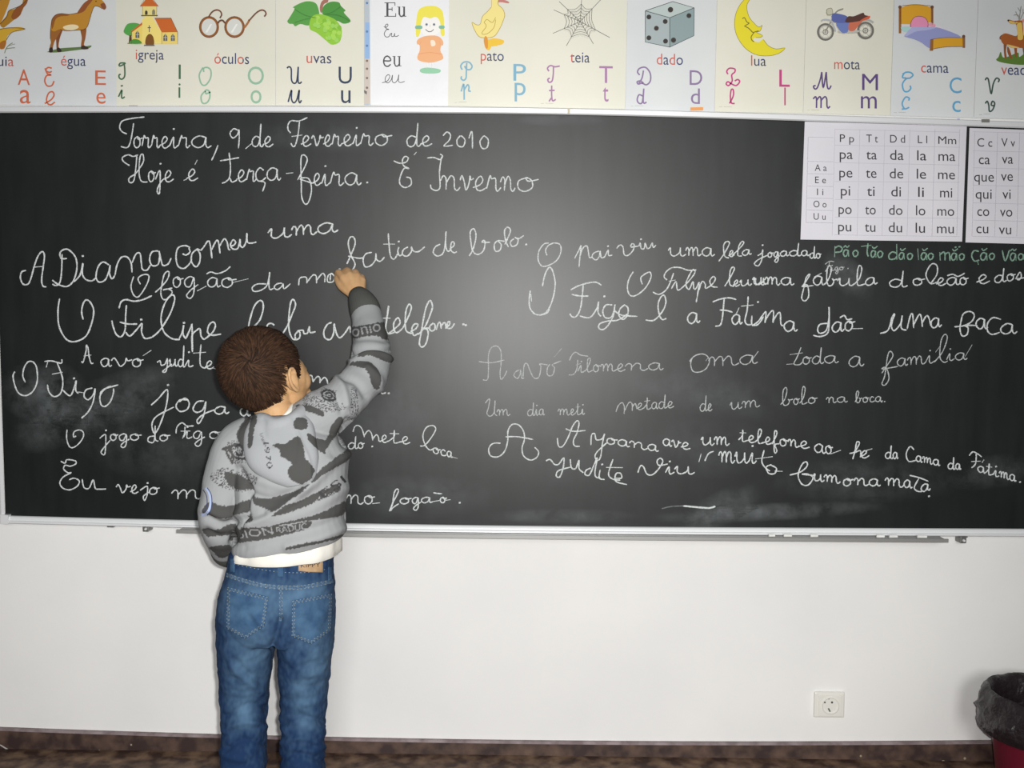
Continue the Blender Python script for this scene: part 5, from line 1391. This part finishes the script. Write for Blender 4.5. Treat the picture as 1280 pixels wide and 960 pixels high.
hq2 = hq + np.stack([noise_np(hco, (200, 200, 200)), noise_np(hco, (200, 200, 200), 9.0)], 1) * 1.2
hc = np.tile(linv((164, 167, 170)), (len(hco), 1))
for s in ('480,240 560,235 600,200 630,205 650,250 665,320 700,360 715,390 680,440 630,460 580,430 565,395 570,370 590,350 555,320 525,305 520,270', '605,105 665,105 670,155 605,155', '675,180 720,205 770,220 770,290 740,280 700,245 680,220'):
    for poly in tr(s, T3): hc[inside(hq2, poly)] = DRK
for poly in text_tris('1970', 329, 553, 334, 586, 6.5):
    hc[inside(hq, poly)] = BLK
for s in ('345,210 355,150 375,85 400,90 380,170 370,250 350,262', '770,220 770,290 740,280 745,225'):
    for poly in tr(s, T3): hc[inside(hq2, poly)] = DRK
for s, w_ in (('420,180 430,220 445,250', 1.6),):
    hc[(dist(hq2, tr(s, T3, False)[0]) < w_) & (noise_np(hco, (420, 420, 420), 2.0) > -.1)] = MID
set_cols(hm_, hc)
link('hood', hm_, FAB, hoodie)
# round badge on the left sleeve
bv = BVHTree.FromPolygons([tuple(v.co) for v in me.vertices], [tuple(p.vertices) for p in me.polygons])
def cast(bvh, px, py, off):
    d = ray(px, py).normalized()
    h = bvh.ray_cast(CAM, d)
    return None if h[0] is None else h[0] - d * off
def fan_decal(name, outline, bvh, off, material, parent, rings=8, thick=0.0015):
    cx = sum(p[0] for p in outline) / len(outline); cy = sum(p[1] for p in outline) / len(outline)
    n = len(outline); vs = []; fs = []; last = None
    def pt(x, y, o):
        nonlocal last
        r = cast(bvh, x, y, o)
        if r is None:
            dpt = (last - CAM).dot(fwd) if last else (scale_at(YB0) and (YB0 - CAM.y)); d = ray(x, y); r = CAM + d * (dpt / d.dot(fwd))
        last = r; return r
    vs.append(pt(cx, cy, off))
    for k in range(1, rings + 1):
        for (x, y) in outline: vs.append(pt(cx + (x - cx) * k / rings, cy + (y - cy) * k / rings, off))
    for (x, y) in outline: vs.append(pt(x, y, off - thick - .001))
    for i in range(n): fs.append((0, 1 + i, 1 + (i + 1) % n))
    for k in range(rings):
        for i in range(n):
            j = (i + 1) % n
            fs.append((1 + k * n + i, 1 + (k + 1) * n + i, 1 + (k + 1) * n + j, 1 + k * n + j))
    return mesh_obj(name, vs, fs, material, parent, True, recalc=True)
def line_decal(strokes, w_, bvh, off, vs, fs):
    for st in strokes:
        k0 = None
        for i, p in enumerate(st):
            if w_ < .9 and i % 3 == 2: k0 = None; continue
            a = st[max(i - 1, 0)]; c = st[min(i + 1, len(st) - 1)]
            dx, dy = c[0] - a[0], c[1] - a[1]; l = math.hypot(dx, dy) or 1e-6
            A = cast(bvh, p[0] - dy / l * w_ / 2, p[1] + dx / l * w_ / 2, off); B = cast(bvh, p[0] + dy / l * w_ / 2, p[1] - dx / l * w_ / 2, off)
            if A is None or B is None: k0 = None; continue
            vs += [A, B]
            if k0 is not None: fs.append((k0, k0 + 1, len(vs) - 1, len(vs) - 2))
            k0 = len(vs) - 2
def seg(st, step=2.0):
    out = []
    for (x0, y0), (x1, y1) in zip(st[:-1], st[1:]):
        n = max(1, int(math.hypot(x1 - x0, y1 - y0) / step))
        out += [(x0 + (x1 - x0) * i / n, y0 + (y1 - y0) * i / n) for i in range(n)]
    return out + [st[-1]]
vs = []; fs = []
line_decal([seg(s_) for s_ in tr('118,480 135,500 145,545 140,590 120,620 95,628', T3, False)], 3.2, bv, .0016, vs, fs)
bd = mesh_obj('sleeve_badge', vs, fs, mat('badge_blue', (168, 184, 216), 0.8), hoodie)
bd['label'] = 'round pale blue badge on the sleeve'
vs = []; fs = []
line_decal([seg(s_) for s_ in tr('126,478 146,510 152,550 146,600 126,630', T3, False)] + [seg(s_) for s_ in tr('104,490 122,520 126,560 116,600 98,612', T3, False)], 1.0, bv, .0018, vs, fs)
mesh_obj('badge_rim', vs, fs, mat('badge_navy', (58, 66, 100), 0.8), bd)

# ---- white shirt showing below the sweatshirt and at the neck
SHT = noise_color(mat('white_cotton', rough=0.9, spec=0.1), (228, 225, 216), (236, 234, 226), 20, 4, bump=0.3, bump_scale=45, dist=0.004)
rg = []
for (py, cx, hw, hdp, tl) in ((670, 361, 62, .090, -8), (680, 360, 65, .095, -8), (687, 359.5, 66, .096, -6), (693, 359, 66.5, .097, -4), (694, 359, 65, .095, -4), (680, 359, 62, .09, -3)):
    r = ring(cx, py, hw, -.42, hdp, tl, n=72)
    for i, p in enumerate(r):
        a = 2 * math.pi * i / 72
        wv_ = math.sin(a * 7 + .6) * .0022 + math.sin(a * 12) * .0015
        p.x += math.cos(a) * wv_; p.y += math.sin(a) * wv_
        # hem dips at the middle of the back
        if py > 685: p.z -= .004 * max(0.0, -math.sin(a)) * (1 if py > 689 else .4) - .004 * max(0.0, -math.cos(a))
    rg.append(r)
v, f = loft(rg)
tsh = mesh_obj('t_shirt', v, f, SHT, boy, True, recalc=True)
v, f = tube3([(*(W(x, y, Y)), .006) for x, y, Y in ((340, 526, -.45), (352, 524, -.452), (360, 517, -.444), (365, 509, -.42), (367, 507, -.39))], n=12)
mesh_obj('collar', v, f, SHT, tsh, True)

# ---- jeans
PEL = [(688, 352, 64, -.42, .082, -1), (700, 352, 66, -.42, .086, -1), (720, 349.5, 68, -.42, .093, 0), (742, 346.5, 72, -.422, .099, 0), (765, 345.5, 74, -.422, .10, 0), (785, 345, 73, -.42, .094, 0), (797, 345, 66, -.42, .08, 0)]
def leg(keys): return loft([ring(k[1], k[0], k[2], k[3], k[4], 0, e=2.15) for k in crom(keys, 5)])
LL = [(762, 310, 37, -.422, .088), (800, 308.7, 36.3, -.42, .080), (830, 307, 33.5, -.415, .070), (858, 306, 31.2, -.41, .062), (885, 305.2, 28.3, -.41, .056), (925, 304.8, 28.2, -.42, .055), (970, 304.5, 28.2, -.425, .055), (1018, 304, 29.5, -.42, .056), (1034, 304, 30, -.42, .058)]
RL = [(762, 381, 36, -.422, .088), (800, 382.3, 35.6, -.42, .080), (830, 381.3, 33, -.415, .070), (858, 380, 30.8, -.41, .062), (885, 379.2, 29, -.41, .056), (925, 378.8, 28, -.42, .055), (970, 378.8, 28, -.425, .055), (1018, 379, 29.5, -.42, .056), (1034, 379, 30, -.42, .058)]
jm = union([loft(smooth_rings(PEL)), leg(LL), leg(RL)], 0.003, 6)
jc = co_np(jm); jn = no_np(jm); jq = px_np(jc)
z0 = jc[:, 2]
low = np.clip((jq[:, 1] - 820) / 60, 0, 1)
dj = noise_np(jc, (12, 12, 30)) * .003 + noise_np(jc + np.stack([jc[:, 2] * .5, 0 * z0, 0 * z0], 1), (22, 22, 48), 4.0) * .0042 * low + noise_np(jc, (45, 45, 80), 8.0) * .0016
JF = [('300,300 330,340 340,360', .003, 4), ('165,420 230,520 330,590', -.003, 5), ('175,440 240,560 350,640', .003, 5), ('415,440 500,540 610,560', .002, 6), ('410,330 400,380 380,440', -.006, 4), ('350,700 280,690 180,740', -.003, 4),
      ('345,780 260,760 170,800', .003, 4), ('350,860 260,840 180,880', -.003, 4), ('420,770 500,740 600,760', -.003, 4), ('420,850 520,830 600,870', .003, 4), ('418,920 500,900 600,930', -.003, 4), ('260,930 180,910 165,890', .002, 4),
      ('400,300 440,360 520,430', -.002, 6), ('590,300 560,420 600,520', .002, 6)]
for s, h_, w_ in JF: dj += 1.7 * h_ * np.exp(-(dist(jq, tr(s, T4, False)[0]) / w_) ** 2) * (jc[:, 1] < -.40)
jc += jn * dj[:, None]
jm.vertices.foreach_set('co', jc.ravel()); jm.update()
jcol = np.tile(linv((36, 58, 90)), (len(jc), 1))
fade = np.zeros(len(jc))
for s, w_ in (('310,840 318,800 300,760', 24), ('400,840 395,800 390,760', 24), ('305,900 305,860', 16), ('382,900 380,860', 16), ('300,750 390,750', 26)):
    ln = parse(s)[0]; fade = np.maximum(fade, np.exp(-(dist(jq, ln) / w_) ** 2))
fade = fade * (.7 + .5 * noise_np(jc, (30, 30, 30), 7.0)) + noise_np(jc, (60, 60, 24), 1.0) * .2 + noise_np(jc, (150, 150, 90), 2.0) * .22 - np.clip((jq[:, 1] - 880) / 160, 0, 1) * .15
fade = np.clip(fade, -.08, 1)
cf = linv((92, 124, 152))
jcol = jcol + (cf - jcol) * fade[:, None] * .75
jcol = np.clip(jcol, .01, 1)
set_cols(jm, jcol)
DEN = attr_mat('denim', 0.9, 0.12)
tc = N(DEN, 'ShaderNodeTexCoord'); nz = N(DEN, 'ShaderNodeTexNoise', Scale=260.0, Detail=5.0); L(DEN, tc, 'Object', nz, 'Vector')
bp = N(DEN, 'ShaderNodeBump', Strength=0.35, Distance=0.0012); L(DEN, nz, 'Fac', bp, 'Height'); L(DEN, bp, 'Normal', BSDF(DEN), 'Normal')
jeans = link('jeans', jm, DEN, boy)
jb = BVHTree.FromPolygons([tuple(v.co) for v in jm.vertices], [tuple(p.vertices) for p in jm.polygons])
POC = noise_color(mat('pocket_denim', rough=0.9, spec=0.12), (54, 82, 114), (72, 102, 132), 40, 5, bump=0.3, bump_scale=260, dist=0.0012)
SEAM = noise_color(mat('seam_denim', rough=0.9, spec=0.1), (96, 118, 138), (56, 82, 112), 300, 3)
THR = mat('stitch_thread', (134, 140, 136), 0.9, 0.1)
pk = []
for s in ('184,182 362,226 345,352 262,408 180,362', '463,242 636,210 630,372 545,430 460,396'):
    ol = [(T4[1] + x / T4[0], T4[2] + y / T4[0]) for x, y in parse(s)[0]]
    o = fan_decal('pocket', seg(ol + [ol[0]], 2.5)[:-1], jb, .0022, POC, jeans)
    cx = sum(p[0] for p in ol) / 5; cy = sum(p[1] for p in ol) / 5
    pv = BVHTree.FromPolygons([tuple(v.co) for v in o.data.vertices], [tuple(p.vertices) for p in o.data.polygons])
    vs = []; fs = []
    for k_ in (.965, .86):
        inn = [(cx + (x - cx) * k_, cy + (y - cy) * k_) for x, y in ol]
        line_decal([seg(inn + [inn[0]], 1.5)], .8, pv, .0005, vs, fs)
    mesh_obj('stitching', vs, fs, THR, o)
    vs = []; fs = []
    mid = [(cx + (x - cx) * .91, cy + (y - cy) * .91) for x, y in ol]
    line_decal([seg(mid + [mid[0]], 1.5)], 1.6, pv, .0003, vs, fs)
    mesh_obj('worn_edge', vs, fs, SEAM, o)
# yoke seam, centre seam, waistband seam, side seams
vs = []; fs = []
line_decal([seg(s_, 1.5) for s_ in tr('182,132 260,158 340,178 415,186', T4, False)] + [seg(s_, 1.5) for s_ in tr('415,186 500,186 580,172 640,158', T4, False)], 4.6, jb, .0012, vs, fs)
line_decal([seg(s_, 1.5) for s_ in tr('415,186 416,240 415,300 412,330', T4, False)], 3.0, jb, .0013, vs, fs)
mesh_obj('yoke_seam', vs, fs, SEAM, jeans)
vs = []; fs = []
for dy in (-7, 7):
    line_decal([seg(s_, 1.5) for s_ in tr(f'182,{132+dy} 260,{158+dy} 340,{178+dy} 415,{186+dy} 500,{186+dy} 580,{172+dy} 640,{158+dy}', T4, False)], .8, jb, .0019, vs, fs)
mesh_obj('stitching', vs, fs, THR, jeans); vs = []; fs = []
line_decal([seg(s_, 1.5) for s_ in tr('196,82 300,104 410,120 520,122 630,104', T4, False)], .8, jb, .0019, vs, fs)
mesh_obj('stitching', vs, fs, THR, jeans); vs = []; fs = []
line_decal([seg(s_, 1.5) for s_ in tr('409,186 410,240 409,330', T4, False)] + [seg(s_, 1.5) for s_ in tr('421,186 422,240 421,330', T4, False)], .7, jb, .0019, vs, fs)
mesh_obj('stitching', vs, fs, THR, jeans)
for (x, y, w_, h_) in ((207, 92, 20, 58), (413, 118, 26, 48), (626, 128, 16, 60)):
    ol = [(T4[1] + (x + a * w_ / 2) / T4[0], T4[2] + (y + b_ * h_ / 2) / T4[0]) for a, b_ in ((-1, -1), (1, -1), (1, 1), (-1, 1))]
    fan_decal('belt_loop', seg(ol + [ol[0]], 2)[:-1], jb, .0038, POC, jeans, rings=3)
ol = [(T4[1] + x / T4[0], T4[2] + y / T4[0]) for x, y in ((490, 66), (596, 62), (596, 122), (540, 120), (490, 116))]
pt_ = fan_decal('leather_patch', seg(ol + [ol[0]], 2)[:-1], jb, .004, noise_color(mat('tan_leather', rough=0.7), (166, 136, 102), (186, 156, 120), 60, 4), jeans, rings=5)
pt_['label'] = 'tan leather waistband patch'
pv = BVHTree.FromPolygons([tuple(v.co) for v in pt_.data.vertices], [tuple(p.vertices) for p in pt_.data.polygons])
vs = []; fs = []
for poly in text_tris('KIPPY', 376, 709.5, 400.5, 708.4, 5.0):
    pp = [cast(pv, x, y, .0006) for x, y in poly]
    if all(pp): k = len(vs); vs += pp; fs.append(tuple(range(k, k + len(pp))))
mesh_obj('patch_lettering', vs, fs, mat('patch_print', (70, 54, 44), 0.8), pt_)

# ---- shoes (below the frame)
SHO = mat('shoe_leather', (70, 66, 64), 0.6); SOL = mat('shoe_sole', (214, 210, 202), 0.7)
for cx in (304, 379):
    ax = W(cx, 1000, -.42).x
    up = union([ellipsoid(Matrix.Translation((ax, -.40, .045)) @ Matrix.Diagonal((.036, .055, .045, 1))), ellipsoid(Matrix.Translation((ax, -.325, .035)) @ Matrix.Diagonal((.037, .062, .030, 1))),
                tube3([(ax, -.425, .03, .036), (ax, -.425, .075, .036)], n=20)], 0.004, 6)
    so2 = link('shoe', up, SHO, boy)
    vs = []; n = 32
    for z in (0.0, .022):
        for i in range(n):
            a = 2 * math.pi * i / n
            vs.append((ax + .042 * math.cos(a) * (1 + .1 * math.sin(a)), -.37 + .108 * math.sin(a), z))
    fs = [tuple(range(n))[::-1], tuple(range(n, 2 * n))] + [(i, (i + 1) % n, n + (i + 1) % n, n + i) for i in range(n)]
    mesh_obj('sole', vs, fs, SOL, so2, recalc=True)

# ---- chalk held in the fingers
a = W(424.6, 337.0, -.0262); c = W(424.0, 345.0, -.062)
v, f = tube3([(a.x, a.y, a.z, .0040), (c.x, c.y, c.z, .0044)], n=14)
tag(mesh_obj('chalk_stick', v, f, M['stick'], None, True), 'white chalk stick held in the child\'s raised hand', 'chalk')

# ------------------------------------------------------------------ waste bin with its liner
def lathe(profile, c, n=64, wob=None):
    vs = []; fs = []
    for k, (r, z) in enumerate(profile):
        for i in range(n):
            a = 2 * math.pi * i / n
            dr, dz = wob(k, a) if wob else (0, 0)
            vs.append((c[0] + (r + dr) * math.cos(a), c[1] + (r + dr) * math.sin(a), c[2] + z + dz))
    for k in range(len(profile) - 1):
        for i in range(n):
            j = (i + 1) % n
            fs.append((k * n + i, k * n + j, (k + 1) * n + j, (k + 1) * n + i))
    return vs, fs
BINC = (W(1312, 868, -.20).x, -.20, 0.0)
v, f = lathe([(.0, .0), (.101, .0), (.105, .004), (.132, .222), (.137, .224), (.137, .234), (.133, .234), (.128, .222), (.101, .008), (.0, .008)], BINC)
tag(mesh_obj('waste_bin', v, f, mat('pink_plastic', (128, 30, 54), 0.35, 0.5), None, True, recalc=True), 'round pink plastic waste bin lined with a black bag, standing against the wall', 'bin')
def wob(k, a):
    am = (0, .002, .004, .006, .010, .009, .007, .006, .005, .004, .003, .003, .002)[min(k, 12)]
    v_ = Vector((math.cos(a) * 3.2, math.sin(a) * 3.2, k * .55))
    w2 = Vector((math.cos(a) * 9, math.sin(a) * 9, k * .9))
    return am * (noise.noise(v_) * 1.3 + noise.noise(w2) * .9), am * noise.noise(v_ + Vector((5, 2, 1))) * 1.1
prof = [(.149, .178), (.153, .186), (.156, .200), (.157, .216), (.152, .232), (.150, .244), (.148, .260), (.143, .272), (.136, .278), (.128, .272), (.122, .25), (.112, .18), (.10, .06), (.0, .035)]
bagm = mat('black_bag', (36, 28, 31), 0.36, 0.4)
tc = N(bagm, 'ShaderNodeTexCoord'); nz = N(bagm, 'ShaderNodeTexNoise', Scale=38.0, Detail=5.0); L(bagm, tc, 'Object', nz, 'Vector')
bp = N(bagm, 'ShaderNodeBump', Strength=0.9, Distance=0.01); L(bagm, nz, 'Fac', bp, 'Height'); L(bagm, bp, 'Normal', BSDF(bagm), 'Normal')
v, f = lathe([(r, z - .028 if z > .04 else z) for r, z in prof], BINC, 96, wob)
tag(mesh_obj('bin_liner', v, f, bagm, None, True, recalc=True), 'black plastic bag folded over the rim of the pink waste bin', 'bin bag')
